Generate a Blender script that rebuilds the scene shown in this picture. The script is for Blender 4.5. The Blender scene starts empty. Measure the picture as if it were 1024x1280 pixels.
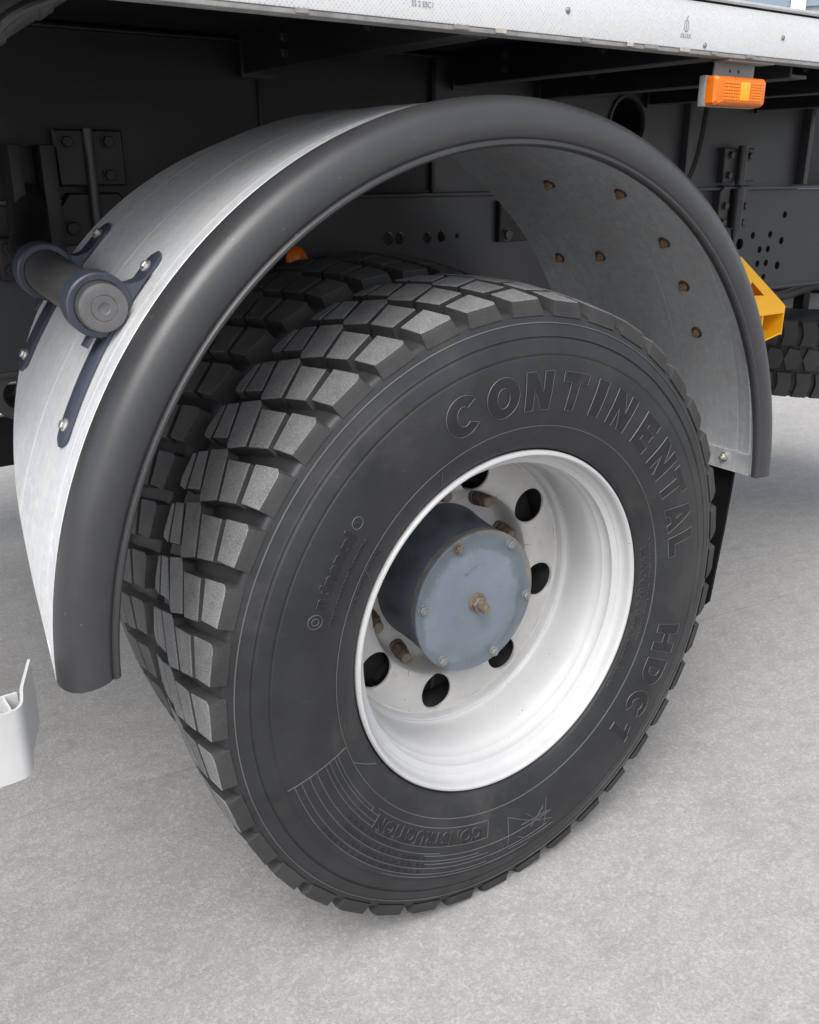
import bpy, bmesh, math, random
from math import sin, cos, pi, radians, sqrt, atan2, hypot
from mathutils import Vector, Matrix

random.seed(7)
S = bpy.context.scene
COL = S.collection

# ------------------------------------------------------------------ camera, sky, sun, exposure
ZC = 0.533                                   # height of the axle above the ground
cd = bpy.data.cameras.new("camera")
cam = bpy.data.objects.new("camera", cd)
COL.objects.link(cam)
S.camera = cam
cd.sensor_fit = 'HORIZONTAL'
cd.sensor_width = 36.0
cd.lens = 1180.09 / 1024.0 * 36.0
cd.clip_start = 0.05
cd.clip_end = 2000.0
YAW, PITCH, ROLL = 0.61719, 0.34861, -0.00132
fw = Vector((sin(YAW) * cos(PITCH), cos(YAW) * cos(PITCH), -sin(PITCH)))
rt = Vector((cos(YAW), -sin(YAW), 0))
up = rt.cross(fw)
r2 = rt * cos(ROLL) + up * sin(ROLL)
u2 = up * cos(ROLL) - rt * sin(ROLL)
m = Matrix((r2, u2, -fw)).transposed().to_4x4()
m.translation = Vector((-0.9446, -1.0470, 0.7108 + ZC))
cam.matrix_world = m

SUN_EL, SUN_AZ = radians(53), radians(-130)   # azimuth of the sun measured from +Y clockwise
world = bpy.data.worlds.new("World")
S.world = world
world.use_nodes = True
wn = world.node_tree
sky = wn.nodes.new("ShaderNodeTexSky")
sky.sky_type = 'NISHITA'
sky.sun_disc = False
sky.sun_elevation = SUN_EL
sky.sun_rotation = SUN_AZ
sky.air_density = 1.0
sky.dust_density = 3.0
sky.ozone_density = 1.0
hs = wn.nodes.new("ShaderNodeHueSaturation")      # thin even cloud: the sky is nearly colourless
hs.inputs["Saturation"].default_value = 0.35
wn.links.new(sky.outputs[0], hs.inputs["Color"])
wn.links.new(hs.outputs[0], wn.nodes["Background"].inputs[0])
wn.nodes["Background"].inputs[1].default_value = 0.15

sl = bpy.data.lights.new("sun", 'SUN')
sl.energy = 1.5
sl.angle = radians(40)
sl.color = (1.0, 0.975, 0.94)
sun = bpy.data.objects.new("sun", sl)
COL.objects.link(sun)
sd = Vector((sin(SUN_AZ) * cos(SUN_EL), cos(SUN_AZ) * cos(SUN_EL), sin(SUN_EL)))
sun.rotation_euler = sd.to_track_quat('Z', 'Y').to_euler()
sun.location = sd * 20

S.view_settings.view_transform = 'Standard'
S.view_settings.look = 'None'
S.view_settings.gamma = 1.0
S.view_settings.use_curve_mapping = False
S.view_settings.exposure = 0.92
S.render.engine = 'CYCLES'
S.cycles.use_denoising = True
S.cycles.max_bounces = 8


# ------------------------------------------------------------------ materials
class NT:
    def __init__(self, name):
        self.m = bpy.data.materials.new(name)
        self.m.use_nodes = True
        self.t = self.m.node_tree
        self.b = self.t.nodes["Principled BSDF"]
        self._tc = None

    def n(self, typ, **kw):
        nd = self.t.nodes.new(typ)
        for k, v in kw.items():
            if k.startswith("i_"):
                key = k[2:]
                key = int(key) if key.isdigit() else key.replace("_", " ")
                nd.inputs[key].default_value = v
            else:
                setattr(nd, k, v)
        return nd

    def l(self, a, b):
        self.t.links.new(a, b)

    def coord(self, scale=(1, 1, 1), rot=(0, 0, 0)):
        if self._tc is None:
            self._tc = self.n("ShaderNodeTexCoord")
        mp = self.n("ShaderNodeMapping")
        mp.inputs["Scale"].default_value = scale
        mp.inputs["Rotation"].default_value = rot
        self.l(self._tc.outputs["Object"], mp.inputs[0])
        return mp.outputs[0]

    def noise(self, scale, detail=4, rough=0.55, vec=None, dist=0.0):
        nd = self.n("ShaderNodeTexNoise")
        nd.inputs["Scale"].default_value = scale
        nd.inputs["Detail"].default_value = detail
        nd.inputs["Roughness"].default_value = rough
        nd.inputs["Distortion"].default_value = dist
        self.l(vec if vec is not None else self.coord(), nd.inputs["Vector"])
        return nd.outputs[0]

    def voro(self, scale, vec=None, feature='F1', out=0):
        nd = self.n("ShaderNodeTexVoronoi")
        nd.feature = feature
        nd.inputs["Scale"].default_value = scale
        self.l(vec if vec is not None else self.coord(), nd.inputs["Vector"])
        return nd.outputs[out]

    def ramp(self, fac, stops):
        nd = self.n("ShaderNodeValToRGB")
        e = nd.color_ramp.elements
        while len(e) < len(stops):
            e.new(0.5)
        for el, (p, c) in zip(e, stops):
            el.position = p
            el.color = (c, c, c, 1) if isinstance(c, (int, float)) else (*c, 1)
        self.l(fac, nd.inputs[0])
        return nd.outputs[0]

    def mix(self, fac, a, b, mode='MIX'):
        nd = self.n("ShaderNodeMix")
        nd.data_type = 'RGBA'
        nd.blend_type = mode
        for s, v in ((0, fac), (6, a), (7, b)):
            if isinstance(v, (int, float)):
                nd.inputs[s].default_value = v if s == 0 else (v, v, v, 1)
            elif isinstance(v, tuple):
                nd.inputs[s].default_value = (*v, 1)
            else:
                self.l(v, nd.inputs[s])
        return nd.outputs[2]

    def math(self, op, a, b=0.0):
        nd = self.n("ShaderNodeMath", operation=op)
        for i, v in enumerate((a, b)):
            if isinstance(v, (int, float)):
                nd.inputs[i].default_value = v
            else:
                self.l(v, nd.inputs[i])
        return nd.outputs[0]

    def bump(self, h, strength=0.3, dist=0.001, normal=None):
        nd = self.n("ShaderNodeBump")
        nd.inputs["Strength"].default_value = strength
        nd.inputs["Distance"].default_value = dist
        self.l(h, nd.inputs["Height"])
        if normal is not None:
            self.l(normal, nd.inputs["Normal"])
        self.l(nd.outputs[0], self.b.inputs["Normal"])
        return nd.outputs[0]

    def set(self, **kw):
        for k, v in kw.items():
            s = self.b.inputs[k.replace("_", " ")]
            if isinstance(v, (int, float)):
                s.default_value = v
            elif isinstance(v, tuple):
                s.default_value = (*v, 1)
            else:
                self.l(v, s)
        return self.m


def mat_rubber(name, c0, c1, rough=0.55, speck=0.10):
    t = NT(name)
    big = t.noise(9, 5, 0.6)
    fine = t.noise(420, 3, 0.6)
    col = t.mix(t.ramp(big, [(0.35, 0.0), (0.75, 1.0)]), c0, c1)
    dust = t.ramp(fine, [(0.60, 0.0), (0.72, speck)])
    col = t.mix(dust, col, (0.16, 0.16, 0.16))
    sc = t.noise(3.4, 8, 0.72, None, 0.8)
    col = t.mix(t.ramp(sc, [(0.52, 0.0), (0.68, 0.32)]), col, (0.075, 0.071, 0.065))
    ln = t.noise(30, 5, 0.65, t.coord((1, 1, 7), (0.3, 0.9, 0.2)))
    col = t.mix(t.ramp(ln, [(0.66, 0.0), (0.72, 0.35)]), col, (0.085, 0.084, 0.082))
    rr = t.ramp(sc, [(0.3, rough - 0.08), (0.7, rough + 0.14)])
    t.bump(fine, 0.14, 0.0006)
    return t.set(Base_Color=col, Roughness=rr, Specular_IOR_Level=0.42)


def mat_tread():
    t = NT("worn_tread_rubber")
    oi = t.n("ShaderNodeObjectInfo")
    big = t.noise(22, 6, 0.7)
    fine = t.noise(520, 6, 0.8)
    spk = t.voro(760)
    col = t.mix(t.ramp(big, [(0.3, 0.0), (0.7, 1.0)]), (0.082, 0.084, 0.087), (0.150, 0.151, 0.153))
    col = t.mix(t.ramp(fine, [(0.46, 0.0), (0.72, 0.70)]), col, (0.42, 0.42, 0.42))
    col = t.mix(t.ramp(spk, [(0.05, 0.65), (0.22, 0.0)]), col, (0.035, 0.035, 0.037))
    vary = t.math('MULTIPLY_ADD', oi.outputs["Random"], 0.35)
    vary.node.inputs[2].default_value = 0.82
    col = t.mix(1.0, col, vary, 'MULTIPLY')
    t.bump(t.math('ADD', fine, spk), 0.55, 0.0012)
    return t.set(Base_Color=col, Roughness=0.85, Specular_IOR_Level=0.25)


def mat_paint(name, c, c2=None, rough=0.4, scale=14, dirt=0.0, dirtc=(0.16, 0.12, 0.08), bumps=0.06, bscale=160, metallic=0.0, spec=0.5, chips=0.0, chipc=(0.10, 0.075, 0.055)):
    t = NT(name)
    big = t.noise(scale, 6, 0.62)
    col = t.mix(t.ramp(big, [(0.32, 0.0), (0.72, 1.0)]), c, c2 or c)
    if dirt > 0:
        d = t.noise(scale * 3.1, 7, 0.72)
        col = t.mix(t.ramp(d, [(0.56, 0.0), (0.74, dirt)]), col, dirtc)
    if chips > 0:
        vd = t.voro(95)
        nz = t.noise(21, 5, 0.7)
        msk = t.math('MULTIPLY', t.ramp(vd, [(0.10, 1.0), (0.16, 0.0)]), t.ramp(nz, [(0.56, 0.0), (0.60, chips)]))
        col = t.mix(msk, col, chipc)
    f = t.noise(bscale, 3, 0.6)
    t.bump(f, bumps, 0.002)
    rr = t.ramp(big, [(0.3, max(0.05, rough - 0.08)), (0.7, rough + 0.1)])
    return t.set(Base_Color=col, Roughness=rr, Metallic=metallic, Specular_IOR_Level=spec)


def mat_galv():
    t = NT("galvanised_steel")
    tc = t.coord()
    # polar coordinates round the arch's own axis: streaks run along the rolled sheet
    sep = t.n("ShaderNodeSeparateXYZ")
    t.l(tc, sep.inputs[0])
    rad = t.math('SQRT', t.math('ADD', t.math('MULTIPLY', sep.outputs[0], sep.outputs[0]), t.math('MULTIPLY', sep.outputs[2], sep.outputs[2])))
    ang = t.math('ARCTAN2', sep.outputs[2], sep.outputs[0])
    cmb = t.n("ShaderNodeCombineXYZ")
    t.l(t.math('MULTIPLY', ang, 1.6), cmb.inputs[0])
    t.l(t.math('MULTIPLY', sep.outputs[1], 46.0), cmb.inputs[1])
    t.l(t.math('MULTIPLY', rad, 3.0), cmb.inputs[2])
    streak = t.noise(3.0, 8, 0.68, cmb.outputs[0], 0.3)
    cmb2 = t.n("ShaderNodeCombineXYZ")
    t.l(t.math('MULTIPLY', ang, 14.0), cmb2.inputs[0])
    t.l(t.math('MULTIPLY', sep.outputs[1], 240.0), cmb2.inputs[1])
    fine = t.noise(2.2, 6, 0.7, cmb2.outputs[0])
    spang = t.voro(85, None, 'F1', 1)
    bw = t.n("ShaderNodeRGBToBW")
    t.l(spang, bw.inputs[0])
    blotch = t.noise(7, 5, 0.6)
    col = t.mix(t.ramp(streak, [(0.3, 0.0), (0.72, 1.0)]), (0.64, 0.66, 0.68), (0.81, 0.825, 0.84))
    col = t.mix(t.ramp(fine, [(0.55, 0.0), (0.75, 0.45)]), col, (0.82, 0.825, 0.83))
    col = t.mix(t.math('MULTIPLY', bw.outputs[0], 0.42), col, (0.40, 0.43, 0.47))
    col = t.mix(t.ramp(blotch, [(0.5, 0.0), (0.75, 0.35)]), col, (0.62, 0.59, 0.54))
    rr = t.ramp(t.math('ADD', t.math('MULTIPLY', streak, 0.6), t.math('MULTIPLY', bw.outputs[0], 0.3)), [(0.2, 0.36), (0.8, 0.58)])
    t.bump(t.math('ADD', fine, streak), 0.12, 0.001)
    return t.set(Base_Color=col, Roughness=rr, Metallic=0.42)


def mat_ground():
    t = NT("pale_concrete")
    big = t.noise(0.8, 6, 0.6)
    stain = t.noise(2.7, 7, 0.66, None, 0.5)
    mid = t.noise(13, 8, 0.74, t.coord((1, 2.0, 1), (0, 0, 0.5)), 0.5)
    grain = t.noise(210, 6, 0.8)
    pits = t.voro(300)
    chip = t.voro(165, None, 'F1', 1)
    bw = t.n("ShaderNodeRGBToBW")
    t.l(chip, bw.inputs[0])
    col = t.mix(t.ramp(big, [(0.34, 0.0), (0.68, 1.0)]), (0.300, 0.293, 0.282), (0.355, 0.348, 0.337))
    col = t.mix(t.ramp(stain, [(0.53, 0.0), (0.66, 0.34)]), col, (0.245, 0.238, 0.228))
    col = t.mix(t.ramp(mid, [(0.36, 0.50), (0.56, 0.0)]), col, (0.225, 0.219, 0.211))
    col = t.mix(t.ramp(mid, [(0.58, 0.0), (0.72, 0.22)]), col, (0.46, 0.45, 0.438))
    col = t.mix(t.ramp(grain, [(0.36, 0.6), (0.54, 0.0)]), col, (0.185, 0.182, 0.178))
    col = t.mix(t.ramp(grain, [(0.56, 0.0), (0.74, 0.6)]), col, (0.56, 0.555, 0.545))
    col = t.mix(t.ramp(bw.outputs[0], [(0.60, 0.0), (0.85, 0.28)]), col, (0.47, 0.46, 0.445))
    col = t.mix(t.ramp(bw.outputs[0], [(0.15, 0.28), (0.30, 0.0)]), col, (0.23, 0.225, 0.218))
    # two straight saw cuts, hair-thin and half filled with grit
    sep = t.n("ShaderNodeSeparateXYZ")
    t.l(t.coord((1, 1, 1), (0, 0, radians(7))), sep.inputs[0])
    wv = t.math('MULTIPLY', t.math('SUBTRACT', t.noise(6, 6, 0.6), 0.5), 0.02)
    d1 = t.math('ABSOLUTE', t.math('ADD', t.math('SUBTRACT', sep.outputs[1], 0.63), wv))
    cut = t.ramp(d1, [(0.0, 0.5), (0.003, 0.0)])
    col = t.mix(t.math('MULTIPLY', cut, t.ramp(stain, [(0.40, 0.2), (0.55, 1.0)])), col, (0.15, 0.145, 0.14))
    h = t.math('ADD', t.math('MULTIPLY', grain, 1.0), t.math('MULTIPLY', mid, 1.3))
    h = t.math('ADD', h, t.math('MULTIPLY', pits, 0.5))
    t.bump(h, 0.36, 0.0032)
    return t.set(Base_Color=col, Roughness=0.9, Specular_IOR_Level=0.2)


def mat_tape():
    t = NT("white_reflective_tape")
    v = t.coord((1, 0, 1), (0, radians(45), 0))
    ck = t.n("ShaderNodeTexBrick")
    ck.offset = 0.0
    ck.inputs["Scale"].default_value = 115.0
    ck.inputs["Mortar Size"].default_value = 0.10
    ck.inputs["Brick Width"].default_value = 0.5
    ck.inputs["Row Height"].default_value = 0.5
    ck.inputs["Color1"].default_value = (0.52, 0.532, 0.55, 1)
    ck.inputs["Color2"].default_value = (0.41, 0.426, 0.452, 1)
    ck.inputs["Mortar"].default_value = (0.57, 0.573, 0.577, 1)
    sw = t.n("ShaderNodeSeparateXYZ")
    t.l(v, sw.inputs[0])
    cb = t.n("ShaderNodeCombineXYZ")
    t.l(sw.outputs[0], cb.inputs[0])
    t.l(sw.outputs[2], cb.inputs[1])
    t.l(cb.outputs[0], ck.inputs["Vector"])
    d = t.noise(16, 7, 0.7)
    col = t.mix(t.ramp(d, [(0.60, 0.0), (0.78, 0.40)]), ck.outputs[0], (0.60, 0.54, 0.44))
    f = t.noise(6, 4, 0.6)
    col = t.mix(t.ramp(f, [(0.4, 0.18), (0.6, 0.0)]), col, (0.62, 0.64, 0.66))
    t.bump(ck.outputs["Fac"], 0.12, 0.0006)
    return t.set(Base_Color=col, Roughness=0.33)


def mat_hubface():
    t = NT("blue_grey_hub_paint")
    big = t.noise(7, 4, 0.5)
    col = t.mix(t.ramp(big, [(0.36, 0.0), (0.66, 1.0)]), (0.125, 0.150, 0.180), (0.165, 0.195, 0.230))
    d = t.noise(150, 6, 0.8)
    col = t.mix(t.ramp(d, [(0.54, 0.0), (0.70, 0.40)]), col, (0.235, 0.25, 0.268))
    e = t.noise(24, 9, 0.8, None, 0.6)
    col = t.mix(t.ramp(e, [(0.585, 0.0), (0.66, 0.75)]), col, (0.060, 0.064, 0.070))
    # scuffed rim: bare, dusty and rusty towards the edge of the cover
    sep = t.n("ShaderNodeSeparateXYZ")
    t.l(t.coord(), sep.inputs[0])
    rad = t.math('SQRT', t.math('ADD', t.math('MULTIPLY', sep.outputs[0], sep.outputs[0]), t.math('MULTIPLY', sep.outputs[2], sep.outputs[2])))
    rj = t.math('ADD', rad, t.math('MULTIPLY', t.math('SUBTRACT', t.noise(38, 6, 0.7), 0.5), 0.05))
    col = t.mix(t.ramp(rj, [(0.100, 0.0), (0.106, 0.62), (0.118, 0.62)]), col, (0.082, 0.098, 0.118))
    col = t.mix(t.ramp(rj, [(0.129, 0.0), (0.136, 0.75)]), col, (0.20, 0.165, 0.125))
    s = t.voro(260)
    col = t.mix(t.ramp(s, [(0.05, 0.6), (0.13, 0.0)]), col, (0.24, 0.235, 0.22))
    t.bump(t.noise(140, 5, 0.7), 0.3, 0.0015)
    return t.set(Base_Color=col, Roughness=t.ramp(e, [(0.3, 0.40), (0.7, 0.62)]))


def mat_amber():
    t = NT("amber_lens_plastic")
    return t.set(Base_Color=(0.95, 0.27, 0.012), Roughness=0.18, Transmission_Weight=0.25, IOR=1.49, Subsurface_Weight=0.25,
                 Subsurface_Radius=(0.02, 0.008, 0.002)) if False else t.set(Base_Color=(0.72, 0.185, 0.004), Roughness=0.3)


def mat_glass():
    t = NT("window_glass")
    d = t.noise(0.8, 3, 0.5)
    return t.set(Base_Color=t.mix(d, (0.10, 0.15, 0.20), (0.20, 0.26, 0.31)), Roughness=0.12, Specular_IOR_Level=0.7)


M = {}
M['rubber'] = mat_rubber("sidewall_rubber", (0.012, 0.0129, 0.0148), (0.023, 0.0243, 0.0275), 0.47)
M['rubber_dark'] = mat_rubber("letter_rubber", (0.0085, 0.009, 0.0105), (0.012, 0.0125, 0.0145), 0.66, 0.03)
M['block_side'] = mat_rubber("block_side_rubber", (0.019, 0.0195, 0.0202), (0.040, 0.0393, 0.038), 0.7, 0.2)
M['line'] = mat_rubber("mould_line_rubber", (0.065, 0.067, 0.072), (0.105, 0.108, 0.114), 0.5, 0.1)
M['tread'] = mat_tread()
M['white'] = mat_paint("white_wheel_paint", (0.405, 0.408, 0.415), (0.45, 0.451, 0.455), 0.36, 9, 0.30, (0.33, 0.30, 0.25), 0.02, chips=0.8)
M['disc'] = mat_paint("wheel_disc_paint", (0.39, 0.384, 0.370), (0.46, 0.453, 0.438), 0.42, 12, 0.5, (0.27, 0.23, 0.18), 0.04, chips=0.8)
M['hub'] = mat_hubface()
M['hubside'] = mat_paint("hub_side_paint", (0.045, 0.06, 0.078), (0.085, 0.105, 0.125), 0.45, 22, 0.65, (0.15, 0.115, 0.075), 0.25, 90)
M['hubedge'] = mat_paint("hub_edge_bare", (0.20, 0.18, 0.155), (0.09, 0.10, 0.11), 0.7, 60, 0.7, (0.26, 0.21, 0.15), 0.5, 200)
M['rust'] = mat_paint("rusty_bolt_steel", (0.135, 0.098, 0.070), (0.23, 0.195, 0.16), 0.62, 110, 0.6, (0.10, 0.052, 0.028), 0.4, 300, 0.35)
M['boltrust'] = mat_paint("orange_rust", (0.22, 0.125, 0.06), (0.33, 0.225, 0.13), 0.65, 140, 0.5, (0.12, 0.06, 0.03), 0.4, 300)
M['nutgrey'] = mat_paint("dull_grey_nut", (0.17, 0.18, 0.19), (0.27, 0.27, 0.265), 0.5, 80, 0.5, (0.25, 0.17, 0.10), 0.3, 300, 0.4)
M['rustdark'] = mat_paint("dark_rusty_nut", (0.065, 0.048, 0.036), (0.15, 0.118, 0.094), 0.55, 90, 0.6, (0.22, 0.11, 0.05), 0.4, 300, 0.3)
M['steel'] = mat_paint("bright_bolt_steel", (0.55, 0.55, 0.53), (0.68, 0.67, 0.62), 0.35, 60, 0.3, (0.35, 0.30, 0.2), 0.1, 200, 0.8)
M['galv'] = mat_galv()
M['trim'] = mat_paint("grey_black_rubber_trim", (0.026, 0.027, 0.0292), (0.034, 0.035, 0.038), 0.37, 5, 0.10, (0.10, 0.10, 0.10), 0.10, 520, chips=0.5, chipc=(0.13, 0.13, 0.13))
M['navy'] = mat_paint("dark_blue_bracket_plastic", (0.030, 0.037, 0.055), (0.042, 0.050, 0.072), 0.42, 20, 0.15, (0.10, 0.11, 0.13), 0.05, 260)
M['tube'] = mat_paint("black_tube", (0.035, 0.035, 0.036), (0.052, 0.052, 0.053), 0.45, 12, 0.10, (0.09, 0.09, 0.09), 0.04, 300)
M['capgrey'] = mat_paint("grey_tube_plug", (0.085, 0.085, 0.088), (0.11, 0.11, 0.112), 0.5, 30, 0.3, (0.24, 0.24, 0.24), 0.05, 300)
M['black'] = mat_paint("black_chassis_paint", (0.008, 0.0082, 0.0092), (0.013, 0.0133, 0.0148), 0.46, 6, 0.12, (0.05, 0.05, 0.054), 0.16, 190, spec=0.35)
M['chassis'] = mat_paint("grey_black_chassis_paint", (0.026, 0.028, 0.032), (0.036, 0.038, 0.043), 0.42, 4, 0.12, (0.08, 0.08, 0.085), 0.05, 200)
M['under'] = mat_paint("black_deck_underside", (0.008, 0.008, 0.0085), (0.012, 0.012, 0.0125), 0.7, 3, 0.1, (0.03, 0.03, 0.03), 0.1, 80, spec=0.2)
M['flap'] = mat_paint("black_mud_flap_rubber", (0.005, 0.005, 0.0055), (0.007, 0.007, 0.0075), 0.7, 8, 0.05, (0.02, 0.02, 0.02), 0.05, 120, spec=0.15)
M['tape'] = mat_tape()
M['railedge'] = mat_paint("weathered_rail_edge", (0.16, 0.155, 0.15), (0.30, 0.29, 0.27), 0.7, 25, 0.6, (0.07, 0.065, 0.06), 0.4, 140)
M['chip'] = mat_paint("peeled_tape_edge", (0.44, 0.41, 0.35), (0.30, 0.27, 0.23), 0.7, 60, 0.6, (0.25, 0.19, 0.12), 0.4, 200)
M['print'] = mat_paint("grey_print", (0.14, 0.155, 0.175), (0.20, 0.215, 0.235), 0.5, 80)
M['alu'] = mat_paint("worn_aluminium", (0.52, 0.52, 0.52), (0.66, 0.66, 0.66), 0.38, 30, 0.4, (0.3, 0.29, 0.27), 0.1, 200, 0.7)
M['amber'] = mat_amber()
M['amberdeep'] = mat_paint("deep_amber_plastic", (0.60, 0.125, 0.003), (0.66, 0.145, 0.004), 0.3, 30, 0, bumps=0.0)
M['amberpale'] = mat_paint("pale_amber_reflector", (0.85, 0.31, 0.01), (0.87, 0.34, 0.012), 0.3, 60, 0, bumps=0.0)
M['greyplastic'] = mat_paint("grey_lamp_housing", (0.20, 0.21, 0.22), (0.26, 0.265, 0.27), 0.5, 40, 0.2, (0.3, 0.3, 0.3))
M['yellow'] = mat_paint("yellow_chock_paint", (0.80, 0.385, 0.006), (0.84, 0.42, 0.009), 0.45, 20, 0.15, (0.55, 0.28, 0.02), 0.04)
M['whiteguard'] = mat_paint("white_guard_plastic", (0.46, 0.46, 0.456), (0.52, 0.52, 0.52), 0.42, 14, 0.30, (0.55, 0.52, 0.48), 0.08, 120)
M['hose'] = mat_paint("grey_black_hose", (0.07, 0.067, 0.065), (0.12, 0.115, 0.11), 0.5, 40, 0.4, (0.2, 0.19, 0.18), 0.3, 120)
M['stay'] = mat_paint("dirty_black_stay", (0.020, 0.020, 0.0205), (0.042, 0.040, 0.039), 0.5, 45, 0.5, (0.085, 0.08, 0.075), 0.25, 120)
M['spring'] = mat_paint("brown_black_spring_steel", (0.045, 0.04, 0.037), (0.085, 0.078, 0.07), 0.6, 18, 0.4, (0.13, 0.11, 0.09), 0.3, 90)
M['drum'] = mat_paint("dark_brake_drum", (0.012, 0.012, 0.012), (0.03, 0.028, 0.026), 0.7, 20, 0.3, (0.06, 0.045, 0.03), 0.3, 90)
M['glass'] = mat_glass()
M['post'] = mat_paint("white_window_post", (0.72, 0.72, 0.74), (0.78, 0.78, 0.8), 0.5, 2)
M['facade'] = mat_paint("pale_facade", (0.42, 0.43, 0.45), (0.5, 0.5, 0.52), 0.7, 0.5)
M['ground'] = mat_ground()


# ------------------------------------------------------------------ object helpers
def mobj(name, verts, faces, mats, parent=None, mi=None, ang=35.0, loc=None):
    me = bpy.data.meshes.new(name)
    me.from_pydata([tuple(v) for v in verts], [], [tuple(f) for f in faces])
    for mm in (mats if isinstance(mats, (list, tuple)) else [mats]):
        me.materials.append(mm)
    if mi:
        me.polygons.foreach_set("material_index", mi)
    me.polygons.foreach_set("use_smooth", [True] * len(me.polygons))
    me.update()
    bm = bmesh.new()
    bm.from_mesh(me)
    bmesh.ops.recalc_face_normals(bm, faces=bm.faces)
    bm.to_mesh(me)
    bm.free()
    me.set_sharp_from_angle(angle=radians(ang))
    return link(name, me, parent, loc)


def link(name, me, parent=None, loc=None):
    o = bpy.data.objects.new(name, me)
    COL.objects.link(o)
    if parent is not None:
        o.parent = parent
    if loc is not None:
        o.location = loc
    return o


def tag(o, label, cat, group=None):
    o["label"] = label
    o["category"] = cat
    if group:
        o["group"] = group
    return o


def thing(name, label, cat, loc=(0, 0, 0), group=None):
    o = bpy.data.objects.new(name, None)
    COL.objects.link(o)
    o.location = loc
    o.empty_display_size = 0.05
    return tag(o, label, cat, group)


class MB:
    """collects verts/faces"""
    def __init__(self):
        self.v, self.f, self.m = [], [], []

    def add(self, vs, fs, mi=0):
        b = len(self.v)
        self.v += [tuple(x) for x in vs]
        for f in fs:
            self.f.append([b + i for i in f])
            self.m.append(mi)
        return self

    def box(self, c, s, bev=0.0, rot=None, mi=0):
        bm = bmesh.new()
        bmesh.ops.create_cube(bm, size=1.0)
        for v in bm.verts:
            v.co = Vector((v.co.x * s[0], v.co.y * s[1], v.co.z * s[2]))
        if bev > 0:
            bmesh.ops.bevel(bm, geom=list(bm.edges), offset=bev, segments=2, profile=0.6, affect='EDGES')
        mt = Matrix.Translation(c)
        if rot is not None:
            mt = mt @ rot
        for v in bm.verts:
            v.co = mt @ v.co
        bm.verts.index_update()
        self.add([v.co[:] for v in bm.verts], [[v.index for v in f.verts] for f in bm.faces], mi)
        bm.free()
        return self

    def bx(self, x0, x1, y0, y1, z0, z1, bev=0.0, mi=0):
        return self.box(((x0 + x1) / 2, (y0 + y1) / 2, (z0 + z1) / 2), (abs(x1 - x0), abs(y1 - y0), abs(z1 - z0)), bev, None, mi)

    def rev(self, prof, n, origin, axis, mi=0, cap=True, phase=0.0):
        """lathe: prof = [(radius, distance along axis)]"""
        a = Vector(axis).normalized()
        e1 = a.orthogonal().normalized()
        e2 = a.cross(e1)
        o = Vector(origin)
        vs, fs = [], []
        for (r, h) in prof:
            for k in range(n):
                t = 2 * pi * k / n + phase
                vs.append(o + a * h + (e1 * cos(t) + e2 * sin(t)) * r)
        for i in range(len(prof) - 1):
            for k in range(n):
                k2 = (k + 1) % n
                fs.append([i * n + k, i * n + k2, (i + 1) * n + k2, (i + 1) * n + k])
        if cap:
            fs.append(list(range(n)))
            fs.append([(len(prof) - 1) * n + k for k in range(n)][::-1])
        return self.add(vs, fs, mi)

    def tube(self, pts, r, n=10, mi=0, rads=None):
        pts = [Vector(p) for p in pts]
        vs, fs = [], []
        prev = None
        for i, p in enumerate(pts):
            d = (pts[min(i + 1, len(pts) - 1)] - pts[max(i - 1, 0)]).normalized()
            e1 = d.orthogonal().normalized() if prev is None else (prev - d * prev.dot(d)).normalized()
            prev = e1
            e2 = d.cross(e1)
            rr = rads[i] if rads else r
            for k in range(n):
                t = 2 * pi * k / n
                vs.append(p + (e1 * cos(t) + e2 * sin(t)) * rr)
        for i in range(len(pts) - 1):
            for k in range(n):
                k2 = (k + 1) % n
                fs.append([i * n + k, i * n + k2, (i + 1) * n + k2, (i + 1) * n + k])
        fs.append(list(range(n))[::-1])
        fs.append([(len(pts) - 1) * n + k for k in range(n)])
        return self.add(vs, fs, mi)

    def prism(self, poly, d, fn, mi=0):
        """poly 2D, extruded by d; fn(u, v, h) -> 3D"""
        n = len(poly)
        vs = [fn(u, v, 0) for u, v in poly] + [fn(u, v, d) for u, v in poly]
        fs = [list(range(n))[::-1], [n + i for i in range(n)]]
        for i in range(n):
            j = (i + 1) % n
            fs.append([i, j, n + j, n + i])
        return self.add(vs, fs, mi)

    def build(self, name, mats, parent=None, ang=35.0, loc=None, org=None):
        v = self.v
        if org is not None:
            v = [(x - org[0], y - org[1], z - org[2]) for x, y, z in v]
        return mobj(name, v, self.f, mats, parent, self.m, ang, loc if loc is not None else org)


def smooth_path(pts, n=8):
    pts = [Vector(p) for p in pts]
    P = [pts[0] * 2 - pts[1]] + pts + [pts[-1] * 2 - pts[-2]]
    out = []
    for i in range(1, len(P) - 2):
        for k in range(n):
            t = k / n
            a, b, c, d = P[i - 1], P[i], P[i + 1], P[i + 2]
            out.append(0.5 * ((2 * b) + (c - a) * t + (2 * a - 5 * b + 4 * c - d) * t * t + (3 * b - a - 3 * c + d) * t ** 3))
    out.append(pts[-1])
    return out


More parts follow.
